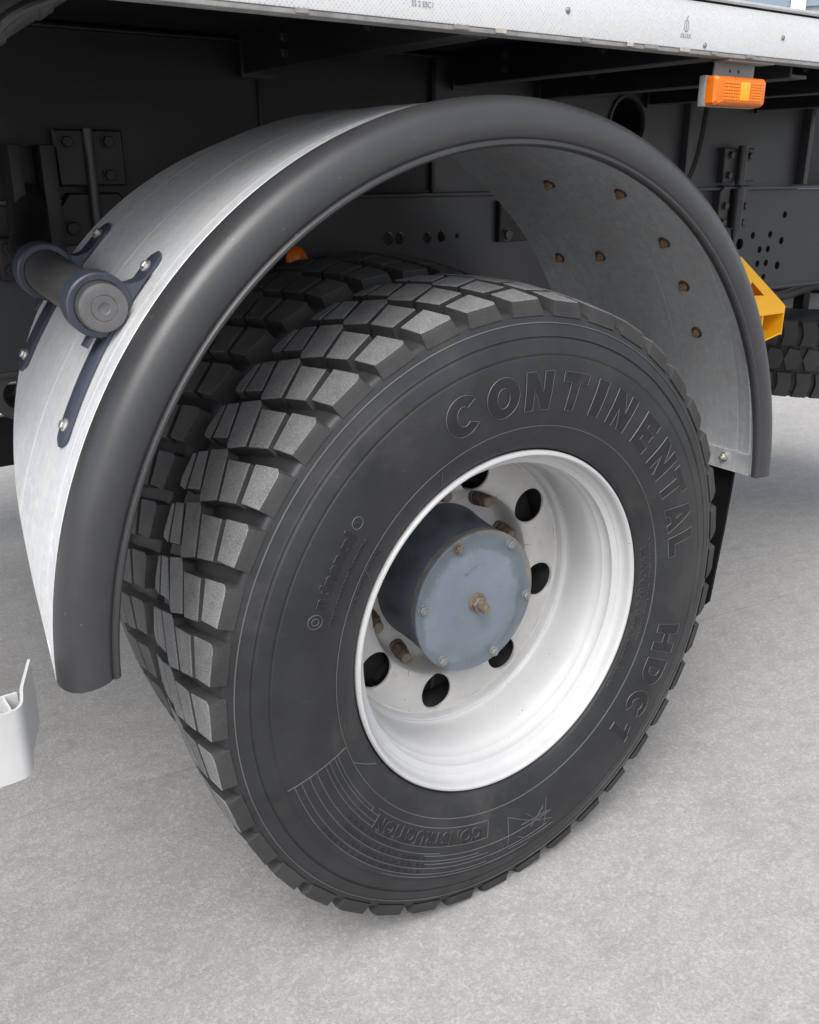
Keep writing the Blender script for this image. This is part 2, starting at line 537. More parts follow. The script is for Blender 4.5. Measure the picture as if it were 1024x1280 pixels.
def interp(tab, x):
    """monotone cubic (Fritsch-Carlson-like) through a table"""
    n = len(tab)
    if x <= tab[0][0]:
        return tab[0][1]
    if x >= tab[-1][0]:
        return tab[-1][1]
    for i in range(n - 1):
        if x <= tab[i + 1][0]:
            break

    def sl(k):
        if k <= 0 or k >= n - 1:
            k0 = 0 if k <= 0 else n - 2
            return (tab[k0 + 1][1] - tab[k0][1]) / (tab[k0 + 1][0] - tab[k0][0])
        a = (tab[k][1] - tab[k - 1][1]) / (tab[k][0] - tab[k - 1][0])
        b = (tab[k + 1][1] - tab[k][1]) / (tab[k + 1][0] - tab[k][0])
        return 0.0 if a * b <= 0 else 2 * a * b / (a + b)
    x0, y0 = tab[i]
    x1, y1 = tab[i + 1]
    h = x1 - x0
    t = (x - x0) / h
    return ((2 * t ** 3 - 3 * t * t + 1) * y0 + (t ** 3 - 2 * t * t + t) * h * sl(i) + (-2 * t ** 3 + 3 * t * t) * y1 + (t ** 3 - t * t) * h * sl(i + 1))


def panel(outline, holes, d, fn, mb, mi=0):
    """flat panel with real holes, thickness d"""
    bm = bmesh.new()
    loops = [outline] + holes
    edges = []
    for lp in loops:
        vs = [bm.verts.new((u, v, 0)) for u, v in lp]
        for i in range(len(vs)):
            edges.append(bm.edges.new((vs[i], vs[(i + 1) % len(vs)])))
    bmesh.ops.triangle_fill(bm, use_beauty=True, use_dissolve=False, edges=edges)
    bm.verts.index_update()
    n = len(bm.verts)
    tris = [[v.index for v in f.verts] for f in bm.faces]
    co = [(v.co.x, v.co.y) for v in bm.verts]
    bnd = [[v.index for v in e.verts] for e in bm.edges if len(e.link_faces) == 1]
    bm.free()
    vs = [fn(u, v, 0) for u, v in co] + [fn(u, v, d) for u, v in co]
    fs = tris + [[n + i for i in t][::-1] for t in tris] + [[a, b, n + b, n + a] for a, b in bnd]
    mb.add(vs, fs, mi)


def circle2(cx, cy, r, n=16):
    return [(cx + r * cos(2 * pi * k / n), cy + r * sin(2 * pi * k / n)) for k in range(n)]


# ------------------------------------------------------------------ ground
def build_ground():
    v, f = [], []
    xs = [-600, -60, -12, -4, -2, -1, 0, 1, 2, 4, 12, 60, 600]
    for y in xs:
        for x in xs:
            v.append((x, y, 0.0))
    n = len(xs)
    for j in range(n - 1):
        for i in range(n - 1):
            f.append([j * n + i, j * n + i + 1, (j + 1) * n + i + 1, (j + 1) * n + i])
    o = mobj("ground", v, f, M['ground'])
    o["kind"] = "structure"


build_ground()

# ------------------------------------------------------------------ wheels
SIDE = [(0.2990, 0.0090), (0.3010, 0.0030), (0.3050, -0.0010), (0.3120, -0.0045), (0.3250, -0.0090), (0.3410, -0.0132), (0.3600, -0.0178),
        (0.3850, -0.0212), (0.4100, -0.0228), (0.4300, -0.0222), (0.4500, -0.0196), (0.4750, -0.0128), (0.4970, -0.0052), (0.5060, -0.0022),
        (0.5112, 0.0000), (0.5142, 0.0040), (0.5160, 0.0120)]
YC = 0.1330                                   # middle of the centre block row
YM = 0.1330                                   # middle of the tyre


def side_y(r):
    return interp(SIDE, r)


def crown(y):
    return 0.5400 - 0.0092 * ((y - YM) / YM) ** 2


def tyre_profile():
    prof = []
    feats = []                                # (r, height, half width): + rib, - groove
    for r, h, w in ((0.3045, -0.0012, 0.0012), (0.4500, -0.0014, 0.0014), (0.4750, -0.0016, 0.0016), (0.4785, 0.0006, 0.0014)):
        feats.append((r, h, w))
    rs = [0.299 + k * (0.515 - 0.299) / 64 for k in range(65)]
    for r, h, w in feats:
        rs = [x for x in rs if abs(x - r) > w * 1.7] + [r - w * 1.6, r - w * 0.55, r + w * 0.55, r + w * 1.6]
    rs.sort()
    for r in rs:
        y = side_y(r)
        for r0, h, w in feats:
            if abs(r - r0) < w:
                y -= h
        prof.append((r, y))
    prof.append((0.5168, 0.0180))
    prof.append((0.5185, 0.0500))
    prof.append((0.5200, YM))
    mir = [(r, 2 * YM - y) for r, y in prof[:-1]][::-1]
    return prof + mir


def lathe_y(prof, n, mb, mi=0, closed=False):
    vs, fs = [], []
    for k in range(n):
        a = 2 * pi * k / n
        for r, y in prof:
            vs.append((r * cos(a), y, r * sin(a)))
    p = len(prof)
    for k in range(n):
        k2 = (k + 1) % n
        for i in range(p if closed else p - 1):
            j = (i + 1) % p
            fs.append([k * p + i, k * p + j, k2 * p + j, k2 * p + i])
    mb.add(vs, fs, mi)


TREF = 154.6
A_POLY = [(150.1, 0.0600), (148.75, 0.0110), (149.05, 0.0045), (149.8, 0.0018), (155.0, 0.0015), (155.9, 0.0440)]
B_POLY = [(152.2, 0.1310), (150.7, 0.0730), (156.5, 0.0560), (157.9, 0.0990)]
C_POLY = [(152.9, 0.2000), (151.1, 0.1530), (151.5, 0.1440), (158.1, 0.1090), (160.0, 0.1530), (159.5, 0.1610)]
D_POLY = [(154.5, 0.2440), (153.4, 0.2100), (158.8, 0.1720), (160.2, 0.2190)]
E_POLY = [(160.6, 0.2275), (161.0, 0.2560), (160.5, 0.2610), (159.6, 0.2642), (155.4, 0.2645), (154.9, 0.2520)]
SKX, SKZ = 0.10, 0.05                         # the wheel's run-out along the axle


def offset_poly(pts, d):
    n = len(pts)
    area = sum(pts[i][0] * pts[(i + 1) % n][1] - pts[(i + 1) % n][0] * pts[i][1] for i in range(n))
    s = 1 if area > 0 else -1
    out = []
    for i in range(n):
        p0, p1, p2 = pts[i - 1], pts[i], pts[(i + 1) % n]
        e1 = Vector((p1[0] - p0[0], p1[1] - p0[1])).normalized()
        e2 = Vector((p2[0] - p1[0], p2[1] - p1[1])).normalized()
        n1 = Vector((e1.y, -e1.x)) * s
        n2 = Vector((e2.y, -e2.x)) * s
        b = n1 + n2
        b = b / max(0.35, b.dot(n1)) if b.length > 1e-6 else n1
        out.append((p1[0] + b.x * d, p1[1] + b.y * d))
    return out


def block_geo(poly, base=0.5145, outer=0):
    """one tread block round theta = 0 (arc metric on radius 0.535); outer=-1/+1: shoulder block whose side runs down the sidewall"""
    R0 = 0.535
    flat = [(radians(t - TREF) * R0, y) for t, y in poly]
    rings = []
    for k, (off, dr) in enumerate(((-0.0011, 0.0), (0.0, -0.0011), (0.0012, -0.012), (0.0036, None))):
        rg = []
        for i, (s, y) in enumerate(offset_poly(flat, off)):
            oy = flat[i][1]
            shoulder = outer != 0 and ((oy < 0.009) if outer < 0 else (oy > 2 * YM - 0.009))
            r = crown(y) + (dr if dr is not None else 0)
            yy = y
            if dr is None:
                r = base
            if shoulder and k >= 2:
                f = 0.42 if k == 2 else 1.0
                r = 0.5300 + (0.5075 - 0.5300) * f
                yl = 0.0015 + (-0.0036 - 0.0015) * f
                yy = yl if outer < 0 else 2 * YM - yl
                s = flat[i][0] * (1.0 + (0.15 if k == 3 else 0.05))
            a = s / R0
            rg.append((r * cos(a), yy, r * sin(a)))
        rings.append(rg)
    n = len(poly)
    vs = [v for rg in rings for v in rg]
    fs = [list(range(n))]
    mi = [1]
    for k in range(3):
        for i in range(n):
            j = (i + 1) % n
            fs.append([k * n + i, k * n + j, (k + 1) * n + j, (k + 1) * n + i])
            mi.append(1 if k == 0 else 0)
    return vs, fs, mi


M['tread_inner'] = mat_rubber("shaded_tread_rubber", (0.040, 0.041, 0.043), (0.078, 0.078, 0.079), 0.72, 0.35)  # darker copy of the outer tread; shade behind the front tyre put into colour
BLOCKS = [(nm, pl) + block_geo(pl, outer=outer) for nm, pl, outer in
          (("A", A_POLY, -1), ("B", B_POLY, 0), ("C", C_POLY, 0), ("D", D_POLY, 0), ("E", E_POLY, 1))]


def put_tread(tyre, show, rng, top):
    """40 pitches x 5 columns; those the photograph shows are objects of their own, the rest one joined part"""
    rest = MB()
    for col, pl, vs, fs, mi in BLOCKS:
        nn = len(pl)
        for k in range(40):
            th = (TREF + 9 * k) % 360
            a = radians(th + rng.uniform(-0.10, 0.10))
            jit = [(rng.uniform(-0.0005, 0.0002), rng.uniform(-0.0004, 0.0004), rng.uniform(-0.0006, 0.0006)) for _ in range(nn)]
            vv = []
            for i, (x, y, z) in enumerate(vs):
                f = (1.0, 1.0, 0.5, 0.0)[i // nn]
                ja, jb, jc = jit[i % nn]
                x, y, z = x + ja * f, y + jb * f, z + jc * f
                sh = max(y, 0.0)
                vv.append((x * cos(a) - z * sin(a) + SKX * sh, y, x * sin(a) + z * cos(a) + SKZ * sh))
            if show(col, th):
                mobj("tread_block", vv, fs, [M['block_side'], top], tyre, mi, 28)
            else:
                b = len(rest.v)
                rest.v += vv
                for f, q in zip(fs, mi):
                    rest.f.append([b + i for i in f])
                    rest.m.append(q)
    if rest.v:
        o = rest.build("far_tread", [M['block_side'], top], tyre, 28)
        o["kind"] = "stuff"


# ---- lettering on the sidewall
def arcpts(cx, cy, rx, ry, a0, a1, n):
    return [(cx + rx * cos(radians(a0 + (a1 - a0) * k / n)), cy + ry * sin(radians(a0 + (a1 - a0) * k / n))) for k in range(n + 1)]


def glyph(ch):
    """bold block capitals in a unit box: list of loops (outer, holes...)"""
    w = 0.30
    if ch == 'I':
        return 0.34, [[(0, 0), (0.34, 0), (0.34, 1), (0, 1)]]
    if ch == 'L':
        return 0.78, [[(0, 0), (0.78, 0), (0.78, 0.26), (0.33, 0.26), (0.33, 1), (0, 1)]]
    if ch == 'T':
        return 0.94, [[(0.305, 0), (0.635, 0), (0.635, 0.74), (0.94, 0.74), (0.94, 1), (0, 1), (0, 0.74), (0.305, 0.74)]]
    if ch == 'N':
        return 0.94, [[(0, 0), (0.31, 0), (0.31, 0.52), (0.62, 0), (0.94, 0), (0.94, 1), (0.63, 1), (0.63, 0.48), (0.32, 1), (0, 1)]]
    if ch == 'E':
        return 0.82, [[(0, 0), (0.82, 0), (0.82, 0.25), (0.33, 0.25), (0.33, 0.39), (0.74, 0.39), (0.74, 0.62), (0.33, 0.62), (0.33, 0.75), (0.80, 0.75), (0.80, 1), (0, 1)]]
    if ch == 'H':
        return 0.96, [[(0, 0), (0.32, 0), (0.32, 0.37), (0.64, 0.37), (0.64, 0), (0.96, 0), (0.96, 1), (0.64, 1), (0.64, 0.63), (0.32, 0.63), (0.32, 1), (0, 1)]]
    if ch == 'A':
        return 1.06, [[(0, 0), (0.33, 0), (0.385, 0.17), (0.675, 0.17), (0.73, 0), (1.06, 0), (0.70, 1), (0.36, 1)], [(0.455, 0.385), (0.605, 0.385), (0.53, 0.65)]]
    if ch == '1':
        return 0.62, [[(0.25, 0), (0.58, 0), (0.58, 1), (0.34, 1), (0.26, 0.88), (0.0, 0.80), (0.0, 0.57), (0.25, 0.64)]]
    if ch == 'O':
        return 1.0, [arcpts(0.5, 0.5, 0.5, 0.52, 0, 360, 28)[:-1], arcpts(0.5, 0.5, 0.19, 0.26, 0, 360, 20)[:-1]]
    if ch == 'D':
        return 0.96, [[(0, 0), (0.42, 0)] + arcpts(0.42, 0.5, 0.54, 0.5, -90, 90, 14)[1:-1] + [(0.42, 1), (0, 1)],
                      [(0.33, 0.26), (0.42, 0.26)] + arcpts(0.42, 0.5, 0.20, 0.24, -90, 90, 10)[1:-1] + [(0.42, 0.74), (0.33, 0.74)]]
    if ch == 'C':
        return 0.98, [arcpts(0.5, 0.5, 0.5, 0.52, 38, 322, 24) + arcpts(0.5, 0.5, 0.19, 0.26, 316, 44, 18)]
    return 0.5, []


def polar_fn(tc, rb, H, W):
    """glyph box -> sidewall: x runs clockwise, tops outward"""
    def fn(x, y, h):
        r = rb + y * H
        th = radians(tc) - (x - 0.5) * W / (rb + 0.5 * H)
        return (r * cos(th), side_y(r) - h, r * sin(th))
    return fn


def letter(mb, ch, tc, rb, H, W, hgt, mi_face, mi_line):
    gw, loops = glyph(ch)
    fn = polar_fn(tc, rb, H, W)
    bm = bmesh.new()
    edges = []
    for lp in loops:
        vs = [bm.verts.new((x / gw, y, 0)) for x, y in lp]
        for i in range(len(vs)):
            edges.append(bm.edges.new((vs[i], vs[(i + 1) % len(vs)])))
    bmesh.ops.triangle_fill(bm, use_beauty=True, edges=edges)
    for k in range(1, 8):
        bmesh.ops.bisect_plane(bm, geom=bm.verts[:] + bm.edges[:] + bm.faces[:], plane_co=(0, k / 8, 0), plane_no=(0, 1, 0))
    bm.verts.index_update()
    n = len(bm.verts)
    co = [(v.co.x, v.co.y) for v in bm.verts]
    fcs = [[v.index for v in f.verts] for f in bm.faces]
    bnd = [[v.index for v in e.verts] for e in bm.edges if len(e.link_faces) == 1]
    bm.free()
    vs = [fn(x, y, hgt) for x, y in co] + [fn(x, y, -0.0004) for x, y in co]
    mb.add(vs, fcs, mi_face)
    mb.add(vs, [[a, b, n + b, n + a] for a, b in bnd], mi_line)
    # raised mould line round the outline
    for lp in loops:
        pts = []
        m_ = len(lp)
        for i in range(m_):
            (x0, y0), (x1, y1) = lp[i], lp[(i + 1) % m_]
            st = max(1, int(hypot(x1 - x0, y1 - y0) / 0.16))
            for k in range(st):
                t = k / st
                pts.append(((x0 + (x1 - x0) * t) / gw, y0 + (y1 - y0) * t))
        P = [Vector(fn(x, y, hgt)) for x, y in pts]
        q = len(P)
        vv, ff = [], []
        w = 0.00055
        for i in range(q):
            d = (P[(i + 1) % q] - P[i - 1])
            sdir = Vector((d.z, 0, -d.x))
            sdir = sdir.normalized() if sdir.length > 1e-9 else Vector((1, 0, 0))
            vv += [P[i] + sdir * w + Vector((0, 0.0003, 0)), P[i] + Vector((0, -0.00065, 0)), P[i] - sdir * w + Vector((0, 0.0003, 0))]
        for i in range(q):
            j = (i + 1) % q
            ff += [[3 * i, 3 * i + 1, 3 * j + 1, 3 * j], [3 * i + 1, 3 * i + 2, 3 * j + 2, 3 * j + 1]]
        mb.add(vv, ff, mi_line)


def small_text(txt, t0, rb, size, hgt, mb, spacing=1.0, bold=0.0, squash=1.0):
    """raised small lettering set from the built-in face, bent round the wheel (clockwise, tops outward)"""
    cu = bpy.data.curves.new("t", 'FONT')
    cu.body = txt
    cu.size = size
    cu.offset = bold
    cu.space_character = spacing
    cu.resolution_u = 2
    cu.extrude = 0.0
    cu.fill_mode = 'FRONT'
    ob = bpy.data.objects.new("t", cu)
    COL.objects.link(ob)
    dg = bpy.context.evaluated_depsgraph_get()
    me = ob.evaluated_get(dg).to_mesh()
    bm = bmesh.new()
    bm.from_mesh(me)
    ob.evaluated_get(dg).to_mesh_clear()
    bm.verts.index_update()
    co = [(v.co.x * squash, v.co.y) for v in bm.verts]
    fcs = [[v.index for v in f.verts] for f in bm.faces]
    bnd = [[v.index for v in e.verts] for e in bm.edges if len(e.link_faces) == 1]
    bm.free()
    bpy.data.objects.remove(ob)
    bpy.data.curves.remove(cu)
    n = len(co)

    def fn(x, y, h):
        r = rb + y
        th = radians(t0) - x / rb
        return (r * cos(th), side_y(r) - h, r * sin(th))
    vs = [fn(x, y, hgt) for x, y in co] + [fn(x, y, -0.0004) for x, y in co]
    mb.add(vs, fcs, 0)
    mb.add(vs, [[a, b, n + b, n + a] for a, b in bnd], 1)


def arc_rib(mb, r, t0, t1, w, h, mi=0, n=None):
    """thin raised rib on the sidewall at radius r"""
    n = n or max(4, int(abs(t1 - t0) / 1.5))
    vs, fs = [], []
    for k in range(n + 1):
        a = radians(t0 + (t1 - t0) * k / n)
        for rr, hh in ((r - w, -0.0004), (r - w * 0.6, h), (r + w * 0.6, h), (r + w, -0.0004)):
            vs.append((rr * cos(a), side_y(rr) - hh, rr * sin(a)))
    for k in range(n):
        for i in range(3):
            fs.append([k * 4 + i, k * 4 + i + 1, k * 4 + 5 + i, k * 4 + 4 + i])
    fs.append([0, 1, 2, 3])
    fs.append([n * 4 + 3, n * 4 + 2, n * 4 + 1, n * 4])
    mb.add(vs, fs, mi)


def line_rib(mb, p, q, w, h, mi=0, n=8):
    """raised stroke between two (theta, r) points"""
    vs, fs = [], []
    P = [(radians(p[0] + (q[0] - p[0]) * k / n), p[1] + (q[1] - p[1]) * k / n) for k in range(n + 1)]
    for k, (a, r) in enumerate(P):
        k0, k1 = max(0, k - 1), min(n, k + 1)
        d = Vector((P[k1][1] * cos(P[k1][0]) - P[k0][1] * cos(P[k0][0]), P[k1][1] * sin(P[k1][0]) - P[k0][1] * sin(P[k0][0]))).normalized()
        nn = Vector((d.y, -d.x))
        for o, hh in ((-w, -0.0004), (-w * 0.6, h), (w * 0.6, h), (w, -0.0004)):
            x, z = r * cos(a) + nn.x * o, r * sin(a) + nn.y * o
            vs.append((x, side_y(hypot(x, z)) - hh, z))
    for k in range(n):
        for i in range(3):
            fs.append([k * 4 + i, k * 4 + i + 1, k * 4 + 5 + i, k * 4 + 4 + i])
    fs += [[0, 1, 2, 3], [n * 4 + 3, n * 4 + 2, n * 4 + 1, n * 4]]
    mb.add(vs, fs, mi)


RIM_PROF = [(0.2700, 0.0300), (0.2960, 0.0140), (0.2980, 0.0080), (0.2986, 0.0035), (0.2978, -0.0005), (0.2955, -0.0030), (0.2925, -0.0032), (0.2900, -0.0010), (0.2886, 0.0030),
            (0.2878, 0.0090), (0.2864, 0.0150), (0.2838, 0.0195), (0.2812, 0.0212), (0.2800, 0.0230), (0.2797, 0.0262), (0.2775, 0.0330), (0.2745, 0.0420), (0.2716, 0.0490), (0.2690, 0.0515),
            (0.2672, 0.0528), (0.2665, 0.0550), (0.2655, 0.0590), (0.2620, 0.0650), (0.2585, 0.0740), (0.2562, 0.0880), (0.2550, 0.1050), (0.2552, 0.1250), (0.2556, 0.1370), (0.2545, 0.1430),
            (0.2525, 0.1458), (0.2500, 0.1452), (0.2485, 0.1470), (0.2478, 0.1520), (0.2474, 0.1600), (0.2470, 0.1660)]
DISC = [(0.095, 0.2330), (0.150, 0.2330), (0.1580, 0.2320), (0.1640, 0.2270), (0.1680, 0.2150), (0.1705, 0.1950), (0.1735, 0.1780), (0.1780, 0.1705), (0.1850, 0.1675), (0.2000, 0.1655), (0.2200, 0.1645),
        (0.2400, 0.1655), (0.2475, 0.1640)]


def build_disc(parent):
    """dished disc with eight round hand holes"""
    mb = MB()
    NH, rh, rm = 8, 0.0330, 0.2080
    ph = 34.0
    N = 48
    r_in, r_out = 0.1745, 0.2425
    for hct in range(NH):
        c = radians(ph + 45 * hct)
        half = radians(22.5)
        # boundary of the sector cell, parametrised by the angle round the hole's centre
        rings = []
        for k in range(N):
            a = 2 * pi * k / N
            d = (cos(a), sin(a))             # radial, tangential
            # hit the cell box in (r, theta*rm) space
            tmax = 1e9
            if d[0] > 1e-9:
                tmax = min(tmax, (r_out - rm) / d[0])
            if d[0] < -1e-9:
                tmax = min(tmax, (r_in - rm) / d[0])
            if abs(d[1]) > 1e-9:
                tmax = min(tmax, half * rm / abs(d[1]))
            rings.append((d, tmax))
        vs, fs = [], []
        levels = (0.0, 0.12, 0.35, 0.68, 1.0)
        lip = []
        for (d, tm) in rings:
            for lv in levels:
                t = rh + (tm - rh) * lv
                # circular hole in true plane: use local cartesian near the hole, blended to polar at the cell edge
                rr, s = rm + d[0] * t, d[1] * t
                xr, xt = rm + d[0] * t, d[1] * t
                pol_th, pol_r = s / rm, rr
                car_th, car_r = atan2(xt, xr), hypot(xr, xt)
                th = c + car_th * (1 - lv) + pol_th * lv
                r = car_r * (1 - lv) + pol_r * lv
                y = interp(DISC, r)
                if lv == 0.0:
                    y += 0.0022
                vs.append((r * cos(th), y, r * sin(th)))
            # inner wall of the hole
            r, th = hypot(rm + d[0] * rh, d[1] * rh), c + atan2(d[1] * rh, rm + d[0] * rh)
            vs.append((r * cos(th), interp(DISC, r) + 0.006, r * sin(th)))
        L = len(levels) + 1
        for k in range(N):
            k2 = (k + 1) % N
            for i in range(len(levels) - 1):
                fs.append([k * L + i, k * L + i + 1, k2 * L + i + 1, k2 * L + i])
            fs.append([k * L, k2 * L, k2 * L + L - 1, k * L + L - 1])
        mb.add(vs, fs)
    lathe_y([(r, interp(DISC, r)) for r in (0.2423, 0.2440, 0.2455, 0.2478)], 128, mb)
    lathe_y([(r, interp(DISC, r)) for r in (0.095, 0.120, 0.140, 0.150, 0.155, 0.158, 0.161, 0.164, 0.166, 0.168, 0.1695, 0.1705, 0.172, 0.1735, 0.1748)], 128, mb)
    return mb.build("wheel_disc", M['disc'], parent, 40)


def hexnut(mb, o, r, h, axis=(0, -1, 0), mi=0, phase=0.3):
    mb.rev([(r * 0.96, 0), (r, h * 0.08), (r, h * 0.82), (r * 0.86, h)], 6, o, axis, mi, True, phase)


def build_wheel(name, label, y0, outer, dx=0.0, dz=0.0):
    """wheel; tyre-local coordinates: axle on y, outer flange plane at y = 0"""
    W = thing(name, label, "wheel", (dx, y0 + YC, dz), "dual rear wheels on one axle")
    L = (0, -YC, ZC)
    mb = MB()
    lathe_y(tyre_profile(), 288, mb)
    mb.v = [(x + SKX * max(y, 0.0), y, z + SKZ * max(y, 0.0)) for x, y, z in mb.v]
    tyre = mb.build("tyre", M['rubber'], W, 50, L)
    if outer:
        put_tread(tyre, lambda c, th: c == "A" or 52 < th < 222, random.Random(3), M['tread'])
    else:
        put_tread(tyre, lambda c, th: c in "ABC" and 75 < th < 215, random.Random(4), M['tread_inner'])
    mb = MB()
    lathe_y(RIM_PROF, 192, mb)
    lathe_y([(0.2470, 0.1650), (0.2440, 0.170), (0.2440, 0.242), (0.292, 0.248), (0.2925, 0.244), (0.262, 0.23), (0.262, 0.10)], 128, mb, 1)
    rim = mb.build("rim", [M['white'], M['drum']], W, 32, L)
    if not outer:
        return W
    build_disc(rim)
    # ---- lettering
    mb = MB()
    for ch, tc, w in (('C', 108.0, 0.063), ('O', 97.0, 0.063), ('N', 86.9, 0.053), ('T', 76.3, 0.052), ('I', 67.6, 0.024), ('N', 58.6, 0.053), ('E', 47.2, 0.045),
                      ('N', 36.5, 0.053), ('T', 27.2, 0.050), ('A', 18.0, 0.054), ('L', 9.3, 0.042)):
        letter(mb, ch, tc, 0.3675, 0.0600, w, 0.0012, 0, 1)
    mb.build("raised_lettering", [M['rubber_dark'], M['line']], tyre, 25)
    mb = MB()
    for ch, tc, w in (('H', -18.4, 0.056), ('D', -28.4, 0.052), ('C', -38.2, 0.054), ('1', -46.6, 0.032)):
        letter(mb, ch, tc, 0.3690, 0.0580, w, 0.0013, 0, 1)
    mb.build("model_lettering", [M['rubber_dark'], M['line']], tyre, 25)
    LM = [M['rubber_dark'], M['line']]
    mb = MB()
    small_text("ntinental", 158.6, 0.3875, 0.0310, 0.0014, mb, 1.02, 0.0013)
    for rr, c_t, c_r, e in ((0.0105, 161.4, 0.397, 1.15), (0.0052, 161.4, 0.397, 1.15), (0.0090, 139.9, 0.398, 1.0)):
        P = [(c_t + math.degrees(rr * cos(2 * pi * k / 24) / 0.397), c_r + e * rr * sin(2 * pi * k / 24)) for k in range(25)]
        for k in range(24):
            line_rib(mb, P[k], P[k + 1], 0.0008, 0.0011, 1, 1)
    small_text("S", 140.6, 0.3935, 0.0125, 0.0010, mb, 1.0, 0.0003)
    mb.build("badge_lettering", LM, tyre, 30)
    mb = MB()
    small_text("vanuemmorshamuns", 162.3, 0.3640, 0.0140, 0.0011, mb, 1.14, 0.0005)
    mb.build("line_lettering", LM, tyre, 30)
    mb = MB()
    small_text("ULLIAVOLAA CUP AJ", 160.3, 0.3290, 0.0110, 0.0010, mb, 1.02, 0.0004)
    mb.build("bead_lettering", LM, tyre, 30)
    mb = MB()
    small_text("CONSTRUCTION", -99.8, 0.3640, 0.0300, 0.0018, mb, 1.08, 0.0016)
    mb.build("word_lettering", LM, tyre, 30)
    mb = MB()
    small_text("82 5A CN  clo la csuvor  8b0280 0aoad", 13.0, 0.3115, 0.0170, 0.0010, mb, 1.02, 0.0004)
    small_text("C corneo  coned   cover vetons & beouuum", 15.5, 0.3285, 0.0108, 0.0010, mb, 1.10, 0.0003)
    small_text("301 NAL", 196.5, 0.3285, 0.0100, 0.0008, mb, 1.1, 0.0001)
    o = mb.build("fine_lettering", LM, tyre, 30)
    o["kind"] = "stuff"
    # ---- ribs and plates of the lower sidewall
    mb = MB()
    arc_rib(mb, 0.3410, 0, 360, 0.0008, 0.0011, 0, 240)
    mb.build("ring_rib", M['line'], tyre, 30)
    mb = MB()
    arc_rib(mb, 0.4972, 0, 360, 0.0009, 0.0013, 0, 240)
    mb.build("ring_rib", M['line'], tyre, 30)
    mb = MB()
    for r, t0, t1 in ((0.3600, -163.5, -142), (0.3660, -163.5, -139), (0.3760, -163.5, -132), (0.3840, -163.5, -122), (0.3880, -137, -98), (0.4000, -163.5, -113), (0.4040, -118, -76),
                      (0.4130, -163.5, -100), (0.4190, -117, -97), (0.4270, -163.5, -78), (0.4380, -163.5, -97), (0.4440, -128, -84), (0.3560, -140, -98)):
        arc_rib(mb, r, t0, t1, 0.0008, 0.0011, 1)
    for p, q in (((-163.5, 0.343), (-163.5, 0.449)), ((-97.6, 0.357), (-97.6, 0.390)), ((-142, 0.360), (-142, 0.366)), ((-90.5, 0.366), (-90.5, 0.432)), ((-90.5, 0.366), (-76, 0.424)),
                 ((-90.5, 0.432), (-76, 0.436)), ((-76.5, 0.372), (-79, 0.428)), ((-84, 0.378), (-79.5, 0.415)), ((-86, 0.395), (-77, 0.400)), ((-83, 0.41), (-78, 0.385)), ((-87.5, 0.415), (-85.5, 0.425)),
                 ((150.0, 0.3180), (148.0, 0.3400)), ((118.5, 0.309), (117.0, 0.333)), ((-150, 0.31), (-158, 0.342))):
        line_rib(mb, p, q, 0.0007, 0.0011, 1)
    rg = random.Random(5)
    for r, t0, t1 in ((0.3940, -147, -128), (0.4080, -146, -118), (0.4210, -143, -116), (0.4330, -150, -118)):
        t = t0
        while t < t1:
            d = rg.uniform(0.7, 1.5)
            arc_rib(mb, r, t, t + d, 0.0038, 0.0008, 0, 2)
            t += d + rg.uniform(0.4, 1.4)
    o = mb.build("moulded_ribs", LM, tyre, 30)
    o["kind"] = "stuff"
    # ---- hub with its cover
    mb = MB()
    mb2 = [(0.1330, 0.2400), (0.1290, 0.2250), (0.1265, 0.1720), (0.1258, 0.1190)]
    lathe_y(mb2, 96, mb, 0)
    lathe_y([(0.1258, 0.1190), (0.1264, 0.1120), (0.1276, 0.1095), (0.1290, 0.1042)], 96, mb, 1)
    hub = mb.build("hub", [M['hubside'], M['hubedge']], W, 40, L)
    mb = MB()
    n, vs, fs = 120, [], []
    bolts = [51.5 + 60 * k for k in range(6)]
    RR = [1.0, 0.999, 0.985, 0.90, None, None, 0.55, 0.30, 0.12]
    for k in range(n):
        a = 360 * k / n
        near = min(abs((a - b + 180) % 360 - 180) for b in bolts)
        lob = 0.104 - 0.012 * math.exp(-(near / 13.0) ** 2) + 0.0025 * sin(radians(a * 5 + 40))
        rs = [(0.1294, 0.1042), (0.1294, 0.0992), (0.1280, 0.0978), (0.1180, 0.0978), (lob + 0.003, 0.0978), (lob - 0.003, 0.0945), (0.072, 0.0938), (0.045, 0.0950), (0.022, 0.0960), (0.001, 0.0960)]
        for r, y in rs:
            vs.append((r * cos(radians(a)), y, r * sin(radians(a))))
    p = 10
    for k in range(n):
        k2 = (k + 1) % n
        for i in range(p - 1):
            fs.append([k * p + i, k * p + i + 1, k2 * p + i + 1, k2 * p + i])
    mb.add(vs, fs)
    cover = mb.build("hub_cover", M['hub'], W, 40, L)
    for i, b in enumerate(bolts):
        a = radians(b)
        bb = MB()
        o = (0.1170 * cos(a), 0.0978, 0.1170 * sin(a))
        bb.rev([(0.0098, 0), (0.0098, 0.0014), (0.0090, 0.0018)], 20, o, (0, -1, 0))
        hexnut(bb, (o[0], o[1] - 0.0016, o[2]), 0.0082, 0.0062, phase=0.4 + i)
        bb.rev([(0.0050, 0), (0.0046, 0.0022)], 14, (o[0], o[1] - 0.0075, o[2]), (0, -1, 0))
        bb.build("cover_bolt", M['rust'] if i == 1 else M['nutgrey'], cover, 30)
    bb = MB()
    bb.rev([(0.0180, 0), (0.0180, 0.0018), (0.0165, 0.0025)], 28, (0, 0.0960, 0), (0, -1, 0))
    hexnut(bb, (0, 0.0940, 0), 0.0145, 0.0105, phase=0.1)
    bb.rev([(0.0088, 0), (0.0088, 0.019), (0.0078, 0.021)], 8, (0, 0.0840, 0), (0, -1, 0))
